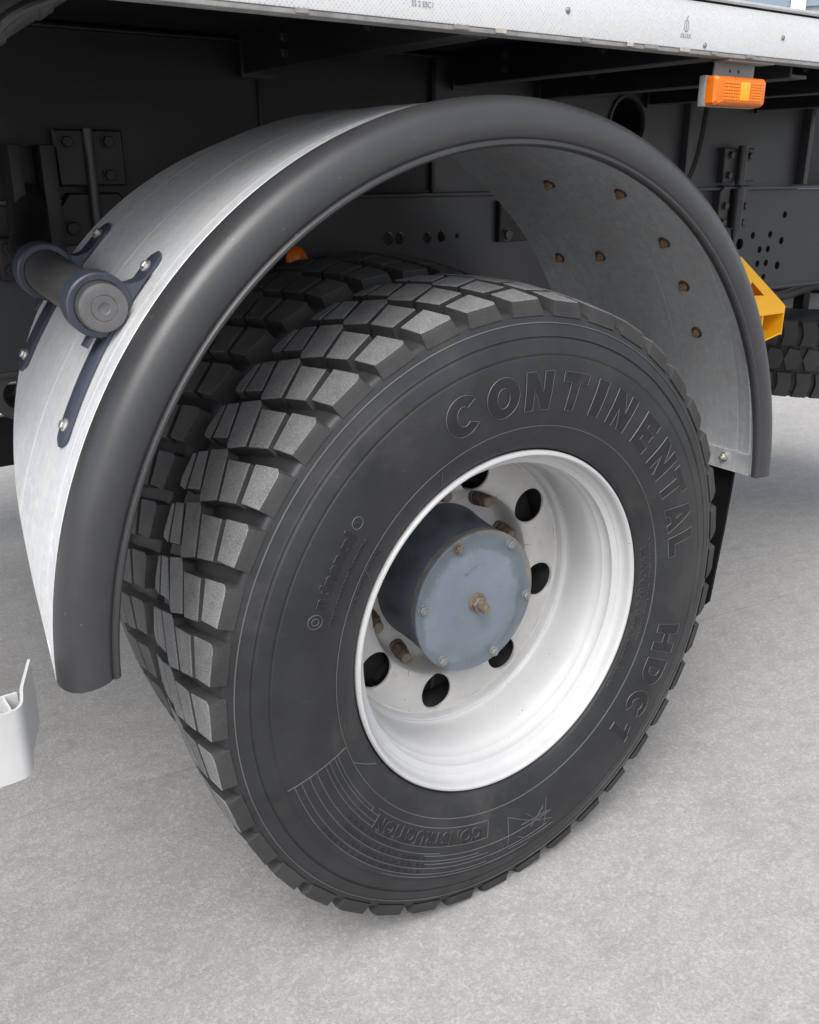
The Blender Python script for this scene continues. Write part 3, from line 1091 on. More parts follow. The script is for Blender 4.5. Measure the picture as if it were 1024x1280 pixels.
    bb.build("centre_bolt", M['rust'], cover, 30)
    # ---- wheel nuts
    for k in range(10):
        th = 55 + 36 * k
        a = radians(th)
        bb = MB()
        o = (0.1600 * cos(a), 0.2320, 0.1600 * sin(a))
        bb.rev([(0.0185, 0), (0.0185, 0.005), (0.0165, 0.006)], 24, o, (0, -1, 0))
        hexnut(bb, (o[0], o[1] - 0.005, o[2]), 0.0165, 0.020, phase=0.2 * k)
        bb.rev([(0.0140, 0), (0.0135, 0.005)], 20, (o[0], o[1] - 0.0245, o[2]), (0, -1, 0))
        bb.rev([(0.0105, 0), (0.0105, 0.013), (0.0088, 0.0145), (0.004, 0.0145)], 16, (o[0], o[1] - 0.028, o[2]), (0, -1, 0), 1)
        bb.build("wheel_nut", [M['rustdark'], M['rust']], W, 30, L)
    # brake drum seen through the hand holes
    mb = MB()
    lathe_y([(0.10, 0.255), (0.170, 0.255), (0.180, 0.215), (0.226, 0.215), (0.236, 0.221), (0.2385, 0.30), (0.19, 0.30)], 64, mb)
    for k in range(10):
        a = radians(12 + 36 * k)
        mb.box((0.20 * cos(a), 0.211, 0.20 * sin(a)), (0.05, 0.012, 0.010), 0.002, Matrix.Rotation(-a, 4, 'Y'))
    mb.build("brake_drum", M['drum'], W, 35, L)
    # the bolted-on wheel sits with a little run-out on its hub
    seen = set()
    for o in list(W.children) + list(rim.children) + list(cover.children):
        if o.name.startswith("tyre") or o.data.name in seen:
            continue
        seen.add(o.data.name)
        for v in o.data.vertices:
            if v.co.y > 0:
                v.co.x += SKX * v.co.y
                v.co.z += SKZ * v.co.y
        o.data.update()
    return W


build_wheel("wheel_assembly", "chunky black truck wheel with white dished rim and blue-grey hub, nearest the viewer", 0.0, True)
build_wheel("wheel_assembly", "shaded inner twin wheel squeezed behind the white-rimmed one", 0.325, False, 0.034, 0.014)

# ------------------------------------------------------------------ mudguard
FX, FZ = -0.0138, 0.1108 + ZC
MG = thing("mudguard", "arched galvanised steel mudguard with grey-black rolled rubber edge over the wheels", "mudguard", (FX, 0.03, FZ))
# mudguard-local coordinates: arch axis on y, y measured from world y = 0.03
YF = [(0, 0.545), (35, 0.550), (60, 0.545), (80, 0.475), (98, 0.405), (110, 0.395), (120, 0.428), (130, 0.442), (140, 0.436), (149.5, 0.393), (155, 0.347), (163, 0.258), (171, 0.143), (176, 0.080), (180, 0.050)]


def sheet():
    R, th = 0.6915, 0.0028
    swage = [(0.046, 0.0014), (0.075, 0.0007), (0.215, 0.0008), (0.355, 0.0007)]
    base = [0.028, 0.034]
    for y, h in swage:
        base += [y - 0.0062, y - 0.0040, y - 0.0030, y - 0.0010, y + 0.0010, y + 0.0030, y + 0.0040, y + 0.0062]
    base += [0.12, 0.17, 0.27, 0.31]
    base.sort()
    mb = MB()
    n = 150
    t0, t1 = 1.4, 179.6
    rows = []
    for k in range(n + 1):
        t = t0 + (t1 - t0) * k / n
        yf = interp(YF, t)
        ys = [min(y, yf - 0.002 - 0.0002 * (len(base) - i)) for i, y in enumerate(base)] + [yf]
        row = []
        a = radians(t)
        wob = 0.0004 * sin(t * 0.21)
        for rr in (R, R - th):
            for y in ys:
                bump = 0
                for y0, h in swage:
                    if abs(y - y0) < 0.002:
                        bump = h
                r = rr + bump + wob * min(1, max(0, (y - 0.06) / 0.1))
                row.append((r * cos(a), y - 0.03, r * sin(a)))
        rows.append(row)
    p = len(rows[0])
    h = p // 2
    vs = [v for r in rows for v in r]
    fs = []
    for k in range(n):
        b0, b1 = k * p, (k + 1) * p
        for i in range(h - 1):
            fs.append([b0 + i, b0 + i + 1, b1 + i + 1, b1 + i])
            fs.append([b0 + h + i, b1 + h + i, b1 + h + i + 1, b0 + h + i + 1])
        fs.append([b0 + h - 1, b0 + p - 1, b1 + p - 1, b1 + h - 1])
        fs.append([b0, b1, b1 + h, b0 + h])
    for b in (0, n * p):
        for i in range(h - 1):
            fs.append([b + i, b + i + 1, b + h + i + 1, b + h + i])
    mb.add(vs, fs)
    return mb.build("arch_sheet", M['galv'], MG, 30)


sheet_o = sheet()
TRIM = [(0.6938, 0.040), (0.6950, 0.033), (0.6948, 0.022), (0.6922, 0.009), (0.6870, -0.002), (0.6780, -0.0095), (0.6660, -0.0135), (0.6540, -0.0148), (0.6450, -0.0135), (0.6405, -0.0112),
        (0.6388, -0.0098), (0.6375, -0.0125), (0.6355, -0.0150), (0.6325, -0.0150), (0.6298, -0.0120), (0.6288, -0.0070), (0.6292, -0.0010), (0.6330, 0.0010), (0.6390, -0.0030), (0.6470, -0.0075),
        (0.6560, -0.0088), (0.6660, -0.0075), (0.6750, -0.0035), (0.6830, 0.0035), (0.6875, 0.0130), (0.6888, 0.0250), (0.6885, 0.0400)]


def trim():
    mb = MB()
    n = 170
    p = len(TRIM)
    vs, fs = [], []
    for k in range(n + 1):
        t = 2.6 + (179.4 - 2.6) * k / n
        for r, y in TRIM:
            # ends are cut on the skew and slightly rounded
            tt = t
            e = 1.6 * ((0.694 - r) / 0.065) ** 2
            if k == n:
                tt = t - 0.6 * e
            if k == 0:
                tt = t + 0.3 * e
            a = radians(tt)
            vs.append((r * cos(a), y - 0.03, r * sin(a)))
    for k in range(n):
        for i in range(p):
            j = (i + 1) % p
            fs.append([k * p + i, k * p + j, (k + 1) * p + j, (k + 1) * p + i])
    fs.append(list(range(p)))
    fs.append([n * p + i for i in range(p)][::-1])
    mb.add(vs, fs)
    mb.build("rubber_edge", M['trim'], MG, 40)


trim()


def fcyl(t, y, r):
    a = radians(t)
    return Vector((r * cos(a), y - 0.03, r * sin(a)))


def radial(t):
    return (cos(radians(t)), 0, sin(radians(t)))


for t, y in ((43.3, 0.155), (34.4, 0.154), (25.4, 0.156), (54.4, 0.179), (37.7, 0.472), (39.0, 0.345), (56.4, 0.342)):
    bb = MB()
    ax = Vector(radial(t)) * -1
    o = fcyl(t, y, 0.6886)
    bb.rev([(0.0125, 0), (0.0125, 0.0014), (0.0115, 0.0020)], 20, o, ax, 1)
    hexnut(bb, o + ax * 0.0020, 0.0082, 0.0060, ax, 0, t)
    bb.rev([(0.0044, 0), (0.0040, 0.0045)], 10, o + ax * 0.0078, ax)
    bb.build("sheet_bolt", [M['boltrust'], M['rustdark']], MG, 30)
# folded strip and bolt at the front end, which carry the flap
mb = MB()
for k in range(6):
    pass
vs, fs = [], []
for i, t in enumerate((1.2, 2.2, 3.6, 4.8)):
    for y in (0.045, 0.06, 0.20, 0.36, 0.53):
        for rr in (0.6878, 0.6855 - (0.0015 if i in (0, 3) else 0.0)):
            vs.append(tuple(fcyl(t, y, rr)))
nn = 10
for i in range(3):
    for j in range(4):
        a, b = i * nn + 2 * j, (i + 1) * nn + 2 * j
        fs.append([a + 1, a + 3, b + 3, b + 1])
        fs.append([a, b, b + 2, a + 2])
fs += [[2 * j, 2 * j + 2, 2 * j + 3, 2 * j + 1] for j in range(4)] + [[30 + 2 * j, 31 + 2 * j, 33 + 2 * j, 32 + 2 * j] for j in range(4)]
fs += [[i * nn, i * nn + 1, (i + 1) * nn + 1, (i + 1) * nn] for i in range(3)] + [[i * nn + 8, (i + 1) * nn + 8, (i + 1) * nn + 9, i * nn + 9] for i in range(3)]
mb.add(vs, fs)
mb.build("clamping_strip", M['galv'], MG, 30)
bb = MB()
ax = Vector(radial(3.4)) * -1
o = fcyl(3.4, 0.103, 0.685)
bb.rev([(0.010, 0), (0.010, 0.002)], 18, o, ax)
hexnut(bb, o + ax * 0.002, 0.0075, 0.006, ax)
bb.rev([(0.004, 0), (0.0038, 0.008)], 10, o + ax * 0.008, ax)
bb.build("strip_bolt", M['steel'], MG, 30)

# ---- support tube with two clamp straps
TA, TB = Vector((-0.5835, 0.086, 1.0890)), Vector((-0.560, 0.640, 1.128))
TD = (TB - TA).normalized()
SUP = thing("mudguard_bracket", "black support tube with grey end plug clamped to the arch by two dark blue straps", "bracket", (TA.x, TA.y, TA.z))
mb = MB()
mb.rev([(0.0290, 0.004), (0.0303, 0.006), (0.0303, 0.335)], 40, (0, 0, 0), TD)
mb.build("support_tube", M['tube'], SUP, 35)
mb = MB()
mb.rev([(0.0290, 0.012), (0.0290, 0.001), (0.0278, -0.0012), (0.0260, -0.0020), (0.0162, -0.0020), (0.0155, -0.0012), (0.0148, -0.0020), (0.0075, -0.0022), (0.0060, -0.0010), (0.0010, -0.0004)], 44, (0, 0, 0), TD)
mb.build("end_plug", M['capgrey'], SUP, 25)


def strap(yc, t0, t1, tcol, bolts):
    """curved strap on the sheet with a clamp ring round the tube"""
    k_on = (yc - TA.y) / TD.y
    ctr = TA + TD * k_on
    mb = MB()
    n = 36
    R0, R1, hw = 0.6925, 0.6968, 0.0172
    vs, fs = [], []
    sl = radians(t1 - t0) * 0.694
    for i in range(n + 1):
        u = i / n
        s = u * sl
        e = min(s, sl - s)
        w = hw if e >= hw else sqrt(max(0.0, hw * hw - (hw - e) ** 2))
        w = max(w, 0.0012)
        a = radians(t0 + (t1 - t0) * u)
        skew = -0.020 * (u - 0.5)
        for rr, ww in ((R0, w), (R1 - 0.001, w), (R1, w * 0.9), (R1, 0.0), (R1, -w * 0.9), (R1 - 0.001, -w), (R0, -w)):
            vs.append((rr * cos(a) + FX - TA.x, yc + skew + ww - TA.y, rr * sin(a) + FZ - TA.z))
    for i in range(n):
        for j in range(7):
            j2 = (j + 1) % 7
            fs.append([i * 7 + j, i * 7 + j2, (i + 1) * 7 + j2, (i + 1) * 7 + j])
    fs.append(list(range(7)))
    fs.append([n * 7 + j for j in range(7)][::-1])
    mb.add(vs, fs)
    s_o = mb.build("strap", M['navy'], SUP, 35)
    # ring
    mb = MB()
    c = ctr - TA
    w = 0.0165
    mb.rev([(0.0312, -w), (0.0375, -w), (0.0395, -w + 0.002), (0.0395, w - 0.002), (0.0375, w), (0.0312, w), (0.0312, -w)], 48, c, TD, 0, False)
    # flared foot from the ring to the strap, towards the upper end
    cl = ctr - Vector((FX, ctr.y, FZ))
    tc = math.degrees(atan2(cl.z, cl.x))
    foot = []
    for tt, rr in ((tc - 5.6, 0.6962), (tc - 4.4, 0.6990), (tc - 3.5, 0.7060), (tc - 2.75, 0.7180), (tc - 1.5, 0.7150), (tc + 0.5, 0.7030), (tc + 1.6, 0.6962)):
        foot.append((rr * cos(radians(tt)) + FX, rr * sin(radians(tt)) + FZ))
    mb.prism(foot, 2 * w - 0.002, lambda u, v, h: (u - TA.x, ctr.y - w + 0.001 + h - TA.y, v - TA.z))
    mb.build("clamp_ring", M['navy'], SUP, 35)
    # clip under the ring
    mb = MB()
    q = [(tc + 2.2, 0.7010, 0.012), (tc + 3.2, 0.7060, 0.012)]
    for tt, rr, hh in ((tc + 2.5, 0.7035, 0.020), (tc + 3.6, 0.7100, 0.006)):
        a = radians(tt)
        mb.box((rr * cos(a) + FX - TA.x, ctr.y - TA.y, rr * sin(a) + FZ - TA.z), (0.016, 0.020, 0.005) if hh > 0.01 else (0.004, 0.020, 0.016), 0.001, Matrix.Rotation(-a, 4, 'Y'))
    mb.build("clip", M['navy'], SUP, 35)
    for t, y in bolts:
        a = radians(t)
        bb = MB()
        ax = Vector((cos(a), 0, sin(a)))
        o = Vector((0.6962 * cos(a) + FX - TA.x, y - TA.y, 0.6962 * sin(a) + FZ - TA.z))
        bb.rev([(0.0085, 0), (0.0085, 0.0018), (0.0070, 0.0028)], 20, o, ax)
        hexnut(bb, o + ax * 0.0020, 0.0062, 0.0050, ax)
        bb.build("strap_bolt", M['steel'], SUP, 30)


strap(0.118, 133.6, 156.2, 141, ((135.7, 0.127), (153.9, 0.110)))
strap(0.372, 130.8, 151.6, 141, ((132.7, 0.381), (149.6, 0.363)))

# ------------------------------------------------------------------ mud flap
FL = thing("mud_flap", "flat black rubber mud flap hanging below the front end of the arch", "mud flap", (0.69, 0.3, 0.34))
mb = MB()
x0 = 0.69
pts = [(0.098, 0.700), (0.100, 0.520), (0.106, 0.350), (0.116, 0.338), (0.330, 0.334), (0.545, 0.338), (0.555, 0.360), (0.560, 0.700)]
mb.prism(pts, 0.006, lambda u, v, h: (0.013 * (v - 0.5) / 0.16 + h, u - 0.3, v - 0.34))
mb.build("rubber_sheet", M['flap'], FL, 30)

# ------------------------------------------------------------------ chassis
YW = 0.68
CH = thing("truck_chassis", "black steel chassis rail and subframe side running behind the wheels", "chassis", (0.4, YW, 0.91))


def ch(mb, name, mat, ang=35, parent=None):
    return mb.build(name, mat, parent or CH, ang, None, None) if False else _ch(mb, name, mat, ang, parent)


def _ch(mb, name, mat, ang, parent):
    mb.v = [(x - 0.4, y - YW, z - 0.91) for x, y, z in mb.v]
    return mobj(name, mb.v, mb.f, mat, parent or CH, mb.m, ang)


mb = MB()
panel([(-1.3, 1.196), (-0.066, 1.196), (-0.066, 1.468), (-1.3, 1.468)], [], 0.006, lambda u, v, h: (u, YW + h, v), mb)
_ch(mb, "subframe_panel", M['black'], 35, None)
mb = MB()
panel([(-0.058, 1.196), (0.336, 1.196), (0.336, 1.468), (-0.058, 1.468)], [], 0.006, lambda u, v, h: (u, YW + 0.003 + h, v), mb)
_ch(mb, "subframe_panel", M['black'], 35, None)
mb = MB()
panel([(0.344, 1.196), (1.146, 1.196), (1.146, 1.468), (0.344, 1.468)], [circle2(0.935, 1.348, 0.058, 32)], 0.006, lambda u, v, h: (u, YW + h, v), mb)
_ch(mb, "subframe_panel", M['chassis'], 35, None)
mb = MB()
panel([(1.156, 1.196), (1.668, 1.196), (1.668, 1.468), (1.156, 1.468)], [], 0.006, lambda u, v, h: (u, YW + 0.004 + h, v), mb)
_ch(mb, "subframe_panel", M['chassis'], 35, None)
mb = MB()
panel([(1.684, 1.196), (2.3, 1.196), (2.3, 1.468), (1.684, 1.468)], [], 0.006, lambda u, v, h: (u, YW + 0.05 + h, v), mb)
_ch(mb, "subframe_panel", M['black'], 35, None)
mb = MB()
mb.rev([(0.058, 0.012), (0.058, -0.003), (0.060, -0.006), (0.066, -0.006), (0.068, -0.003), (0.068, 0.001)], 40, (0.935, YW, 1.348), (0, 1, 0), 0, False)
_ch(mb, "hole_collar", M['chassis'], 35, None)
mb = MB()
mb.rev([(0.0575, 0.008), (0.0575, 0.16), (0.001, 0.16)], 32, (0.935, YW, 1.348), (0, 1, 0), 0, False)  # closed black cup added so the round hole looks dark
_ch(mb, "dark_hole_cup", M['flap'], 35, None)
for x, w, dp in ((-0.062, 0.008, 0.006), (0.340, 0.010, 0.008), (1.151, 0.018, 0.022), (1.676, 0.020, 0.024)):
    mb = MB()
    mb.bx(x - w / 2, x + w / 2, YW - dp, YW + 0.01, 1.2, 1.466, 0.002)
    _ch(mb, "subframe_stiffener", M['chassis'] if x > 1 else M['black'], 35, None)
mb = MB()
mb.bx(-1.3, 2.3, YW - 0.012, YW + 0.10, 1.188, 1.1955, 0.002)
_ch(mb, "subframe_flange", M['chassis'], 35, None)
mb = MB()
mb.bx(-1.3, 2.3, YW - 0.020, YW + 0.05, 1.4585, 1.4635, 0.0015)
_ch(mb, "subframe_top_flange", M['black'], 35, None)
holes = [(1.645, 1.116, 0.010), (1.503, 1.062, 0.010), (1.585, 1.062, 0.010), (1.644, 1.042, 0.011), (1.446, 1.041, 0.016), (1.543, 1.021, 0.010), (1.583, 1.021, 0.010), (1.540, 0.981, 0.010),
         (1.581, 0.981, 0.010), (1.639, 0.971, 0.012), (1.540, 0.941, 0.008), (1.577, 0.941, 0.009), (0.261, 1.104, 0.013), (0.336, 1.102, 0.012), (0.375, 1.103, 0.012), (0.419, 1.103, 0.006),
         (0.232, 1.104, 0.014), (-0.585, 1.105, 0.009), (-0.655, 1.11, 0.009)]
mb = MB()
panel([(-1.3, 0.912), (2.3, 0.912), (2.3, 1.1865), (-1.3, 1.1865)], [circle2(x, z, r, 14) for x, z, r in holes], 0.008, lambda u, v, h: (u, YW + 0.008 + h, v), mb)
_ch(mb, "chassis_rail", M['chassis'], 35, None)
mb = MB()
mb.bx(-1.3, 2.3, YW + 0.008, YW + 0.085, 0.900, 0.9115, 0.003)
_ch(mb, "rail_flange", M['chassis'], 35, None)
mb = MB()
mb.bx(-1.3, 2.3, YW + 0.75, YW + 0.76, 0.905, 1.466)
_ch(mb, "far_chassis_rail", M['black'], 35, None)


mb = MB()
mb.bx(2.18, 2.28, YW + 0.086, YW + 0.748, 0.915, 1.12, 0.004)
mb.bx(1.10, 1.20, YW + 0.086, YW + 0.748, 0.915, 1.12, 0.004)
_ch(mb, "cross_tube", M['black'], 35, None)  # cross beams added so the gap under the rail stays dark
mb = MB()
mb.bx(1.30, 1.80, YW + 0.080, YW + 0.084, 0.914, 1.185)  # black sheet added behind the rail's holes to keep them dark
_ch(mb, "hole_backing", M['black'], 35, None)


def plate(poly, y, d, mat, name, bev=0.003):
    mb = MB()
    n = len(poly)
    inner = offset_poly(poly, -bev)
    vs = [(x, y, z) for x, z in poly] + [(x, y - d + bev, z) for x, z in poly] + [(x, y - d, z) for x, z in inner]
    fs = [list(range(n)), [2 * n + i for i in range(n)][::-1]]
    for k in range(2):
        for i in range(n):
            j = (i + 1) % n
            fs.append([k * n + i, k * n + j, (k + 1) * n + j, (k + 1) * n + i])
    mb.add(vs, fs)
    return _ch(mb, name, mat, 30, None)


def chbolt(x, y, z, r=0.010, mat=None):
    bb = MB()
    bb.rev([(r * 1.25, 0), (r * 1.25, 0.002)], 18, (x, y, z), (0, -1, 0))
    hexnut(bb, (x, y - 0.002, z), r, 0.007)
    _ch(bb, "chassis_bolt", mat or M['black'], 30, None)


# tie plates that join subframe and rail, behind the arch
plate([(-0.452, 1.217), (-0.400, 1.217), (-0.404, 1.307), (-0.455, 1.307)], YW, 0.022, M['black'], "tie_plate")
plate([(-0.392, 1.217), (-0.336, 1.217), (-0.337, 1.307), (-0.396, 1.307)], YW, 0.020, M['black'], "tie_plate")
plate([(-0.458, 1.120), (-0.335, 1.120), (-0.335, 1.185), (-0.352, 1.206), (-0.439, 1.206), (-0.458, 1.182)], YW + 0.004, 0.024, M['black'], "tie_plate")
for x, z in ((-0.433, 1.287), (-0.364, 1.288), (-0.366, 1.234)):
    chbolt(x, YW - 0.021, z)
chbolt(-0.440, YW - 0.021, 1.149, 0.012)
mb = MB()
mb.rev([(0.009, 0), (0.009, 0.19)], 14, (-0.398, YW - 0.026, 1.118), (0, 0, 1))
_ch(mb, "hinge_rod", M['chassis'], 35, None)
plate([(1.307, 1.208), (1.348, 1.208), (1.345, 1.296), (1.304, 1.296)], YW + 0.003, 0.022, M['chassis'], "tie_plate")
plate([(1.395, 1.210), (1.445, 1.210), (1.432, 1.296), (1.392, 1.296)], YW + 0.003, 0.020, M['chassis'], "tie_plate")
plate([(1.305, 1.090), (1.342, 1.090), (1.345, 1.200), (1.316, 1.200), (1.303, 1.185)], YW + 0.008, 0.026, M['chassis'], "tie_plate")
plate([(1.388, 1.088), (1.430, 1.088), (1.424, 1.200), (1.390, 1.200)], YW + 0.008, 0.026, M['chassis'], "tie_plate")
for x, z in ((1.328, 1.278), (1.326, 1.226), (1.410, 1.276), (1.325, 1.148), (1.322, 1.105), (1.412, 1.146), (1.410, 1.102)):
    chbolt(x, YW - 0.018, z, 0.010, M['chassis'])
mb = MB()
mb.rev([(0.013, 0), (0.013, 0.10)], 14, (1.366, YW - 0.028, 1.202), (0, 0, 1))
mb.rev([(0.016, 0), (0.016, 0.105)], 14, (1.370, YW - 0.026, 1.088), (0, 0, 1))
mb.rev([(0.004, 0), (0.010, 0.045)], 12, (1.378, YW - 0.018, 1.040), (0, 0, 1))
_ch(mb, "hinge_rod", M['chassis'], 35, None)
plate([(0.530, 1.085), (0.62, 1.085), (0.62, 1.175), (0.530, 1.175)], YW + 0.008, 0.016, M['black'], "tie_plate")
chbolt(0.552, YW - 0.008, 1.101, 0.012, M['chassis'])
# channel that holds the mudguard's support tube
mb = MB()
mb.bx(-0.540, -0.520, 0.612, YW, 1.085, 1.282, 0.004)
mb.bx(-0.491, -0.466, 0.612, YW, 1.085, 1.282, 0.004)
mb.bx(-0.524, -0.486, 0.655, YW, 1.085, 1.278, 0.002)
mb.bx(-0.575, -0.470, 0.625, YW, 1.070, 1.140, 0.008)
mb.tube(smooth_path([TA + TD * 0.325, TA + TD * 0.40 + Vector((0.004, 0, 0.006)), (-0.530, 0.580, 1.150), (-0.510, 0.650, 1.200)], 6), 0.029, 16)
_ch(mb, "tube_holder", M['black'], 35, None)
for x, z in ((-0.556, 1.122), (-0.556, 1.088)):
    chbolt(x, 0.626, z, 0.010, M['black'])

# crossmembers under the deck
DK = thing("truck_deck", "black underside of the flatbed deck with steel crossmembers", "truck bed", (0, 0.03, 1.41))


def dk(mb, name, mat, ang=35):
    mb.v = [(x, y - 0.03, z - 1.41) for x, y, z in mb.v]
    return mobj(name, mb.v, mb.f, mat, DK, mb.m, ang)


mb = MB()
mb.bx(-1.35, 1.85, 0.031, 2.38, 1.470, 1.486)
dk(mb, "deck_floor", M['under'])
for x in (-1.05, -0.535 + 0.0, -0.100, 0.385, 0.628, 0.985, 1.42, 1.78):
    if x == -0.535:
        continue
    mb = MB()
    zb = 1.408 if x < 0.5 else 1.392
    mb.bx(x, x + 0.006, 0.032, YW - 0.012, zb, 1.4695, 0.001)
    mb.bx(x + 0.001, x + 0.050, 0.032, YW - 0.012, zb - 0.001, zb + 0.005, 0.001, 1)
    mb.bx(x - 0.006, x + 0.06, YW - 0.022, YW - 0.013, zb - 0.008, 1.4690, 0.001)
    o = dk(mb, "crossmember", [M['black'], M['chassis']])
    for y, z in ((0.50, 1.452), (0.50, 1.428), (0.24, 1.440)):
        bb = MB()
        bb.rev([(0.009, 0), (0.009, 0.002)], 14, (x, y, z), (-1, 0, 0))
        hexnut(bb, (x - 0.002, y, z), 0.007, 0.006, (-1, 0, 0))
        bo = dk(bb, "crossmember_bolt", M['chassis'], 30)
        bo.parent = o

# ------------------------------------------------------------------ deck side rail
RL = thing("deck_side_rail", "white deck edge rail with diamond-pattern reflective tape and chipped lower edge", "rail", (0, 0.015, 1.41))


def rl(mb, name, mat, ang=35):
    mb.v = [(x, y - 0.015, z - 1.41) for x, y, z in mb.v]
    return mobj(name, mb.v, mb.f, mat, RL, mb.m, ang)


mb = MB()
mb.bx(-1.35, 1.85, 0.0, 0.028, 1.4145, 1.4800, 0.002)
rl(mb, "rail_body", M['tape'])
mb = MB()
mb.bx(-1.35, 1.85, 0.0015, 0.029, 1.4085, 1.4143, 0.001)
rl(mb, "lower_edge", M['railedge'])
mb = MB()
mb.bx(-1.35, 1.85, 0.002, 0.028, 1.4802, 1.4830, 0.0005, 1)
mb.rev([(0.0035, 0), (0.0035, 3.2)], 10, (-1.35, -0.0005, 1.4862), (1, 0, 0))
mb.bx(-1.35, 1.85, 0.0, 0.05, 1.4832, 1.4885, 0.001)
rl(mb, "top_strip", [M['alu'], M['under']])
rg = random.Random(9)
for x in (-0.35, -0.18, -0.12, -0.055, 0.02, 0.06, 0.10, 0.145, 0.19, 0.235, 0.27, 0.31, 0.38, 0.47):
    if rg.random() < 0.3:
        continue
    mb = MB()
    w = rg.uniform(0.010, 0.030)
    pl = []
    for k in range(9):
        pl.append((x + w * (k / 8 - 0.5), 1.4146 + (0.0002 if k in (0, 8) else rg.uniform(0.0000, 0.0011))))
    pl += [(x + w / 2, 1.4100), (x - w / 2, 1.4100)]
    mb.prism(pl, 0.0016, lambda u, v, h: (u, -0.0014 + h, v))
    rl(mb, "peeled_patch", M['chip'] if rg.random() < 0.35 else M['railedge'])
for x, z in ((0.063, 1.446), (0.355, 1.4215), (0.550, 1.445), (-0.37, 1.446), (0.86, 1.445)):
    bb = MB()
    bb.rev([(0.0042, 0), (0.0040, 0.0012), (0.0026, 0.0024), (0.001, 0.0028)], 16, (x, 0, z), (0, -1, 0))
    rl(bb, "rivet", M['nutgrey'])


def flat_text(txt, x, z, size, y, mat, name, squash=1.0):
    cu = bpy.data.curves.new("t", 'FONT')
    cu.body = txt
    cu.size = size
    cu.align_x = 'CENTER'
    ob = bpy.data.objects.new("t", cu)
    COL.objects.link(ob)
    dg = bpy.context.evaluated_depsgraph_get()
    me = ob.evaluated_get(dg).to_mesh()
    vs = [(x + v.co.x * squash, y, z + v.co.y) for v in me.vertices]
    fs = [list(p.vertices) for p in me.polygons]
    ob.evaluated_get(dg).to_mesh_clear()
    bpy.data.objects.remove(ob)
    mb = MB()
    mb.add(vs, fs)
    return rl(mb, name, mat)


flat_text("5S 2 ESC1", -0.181, 1.4300, 0.0092, -0.0006, M['print'], "printed_code", 0.9)
flat_text("OLLEX", 0.309, 1.4290, 0.0080, -0.0006, M['print'], "printed_code")
mb = MB()
for k in range(20):
    a0, a1 = 2 * pi * k / 20, 2 * pi * (k + 1) / 20
    P = [(0.309 + r * 0.62 * cos(a), -0.0006, 1.4452 + r * sin(a)) for r, a in ((0.0085, a0), (0.0085, a1), (0.0070, a1), (0.0070, a0))]
    mb.add(P, [[0, 1, 2, 3]])
mb.add([(0.3084, -0.0006, 1.4405), (0.3098, -0.0006, 1.4405), (0.3098, -0.0006, 1.4495), (0.3084, -0.0006, 1.4495)], [[0, 1, 2, 3]])
mb.add([(0.3092, -0.0006, 1.4545), (0.3118, -0.0006, 1.4580), (0.3108, -0.0006, 1.4590), (0.3084, -0.0006, 1.4550)], [[0, 1, 2, 3]])
rl(mb, "printed_mark", M['print'])

# ------------------------------------------------------------------ side marker lamp
LP = thing("side_marker_lamp", "rectangular amber side marker lamp hanging below the white rail", "lamp", (0.455, 0.02, 1.34))


def lp(mb, name, mat, ang=35, parent=None):
    mb.v = [(x - 0.455, y - 0.02, z - 1.34) for x, y, z in mb.v]
    return mobj(name, mb.v, mb.f, mat, parent or LP, mb.m, ang)


mb = MB()
mb.bx(0.3915, 0.5245, 0.020, 0.034, 1.3375, 1.3835, 0.003)
lp(mb, "housing", M['greyplastic'])
mb = MB()
vs = []
for (x0, x1, z0, z1, y) in ((0.392, 0.524, 0.0, 0.0, 0.0198),):
    pass
ring = []
for (ix, iz, y) in ((0.0, 0.0, 0.0200), (0.0005, 0.0005, 0.006), (0.004, 0.003, 0.0010), (0.016, 0.006, -0.0015)):
    x0, x1, z0, z1 = 0.393 + ix, 0.5235 - ix * 0.8, 1.3385 + iz, 1.3825 - iz
    c = 0.004
    ring.append([(x0 + c, y, z0), (x1 - c, y, z0), (x1, y, z0 + c), (x1, y, z1 - c), (x1 - c, y, z1), (x0 + c, y, z1), (x0, y, z1 - c), (x0, y, z0 + c)])
vs = [p for rg_ in ring for p in rg_]
fs, mi = [], []
for k in range(3):
    for i in range(8):
        j = (i + 1) % 8
        fs.append([k * 8 + i, k * 8 + j, (k + 1) * 8 + j, (k + 1) * 8 + i])
fs.append([24 + i for i in range(8)])
mb.add(vs, fs)
lens = lp(mb, "lens", [M['amberdeep']], 30)
# moulded prisms of the lens face: three fields
for (xa, xb, nx, nz, mt) in ((0.4105, 0.4490, 6, 6, 'amber'), (0.4510, 0.4765, 1, 1, 'amberpale'), (0.4785, 0.5080, 5, 7, 'amber')):
    mb = MB()
    for i in range(nx):
        for k in range(nz):
            x0, x1 = xa + (xb - xa) * i / nx, xa + (xb - xa) * (i + 1) / nx
            z0, z1 = 1.3465 + 0.0285 * k / nz, 1.3465 + 0.0285 * (k + 1) / nz
            g = 0.0006
            mb.bx(x0 + g, x1 - g, -0.0028, -0.0012, z0 + g, z1 - g, 0.0006)
    lp(mb, "lens_field", M[mt], 30)
mb = MB()
panel([(0.428, 1.378), (0.532, 1.378), (0.534, 1.4075), (0.432, 1.4075)], [circle2(0.470, 1.394, 0.003, 10), circle2(0.492, 1.394, 0.003, 10)], 0.003, lambda u, v, h: (u, 0.036 + h, v), mb)
mb.bx(0.428, 0.548, 0.008, 0.038, 1.4050, 1.4083, 0.0008)
lp(mb, "bracket", M['greyplastic'])
mb = MB()
mb.tube(smooth_path([(0.416, 0.030, 1.348), (0.424, 0.040, 1.325), (0.434, 0.052, 1.290), (0.440, 0.066, 1.250), (0.432, 0.074, 1.220), (0.420, 0.078, 1.206)], 8), 0.0042, 10)
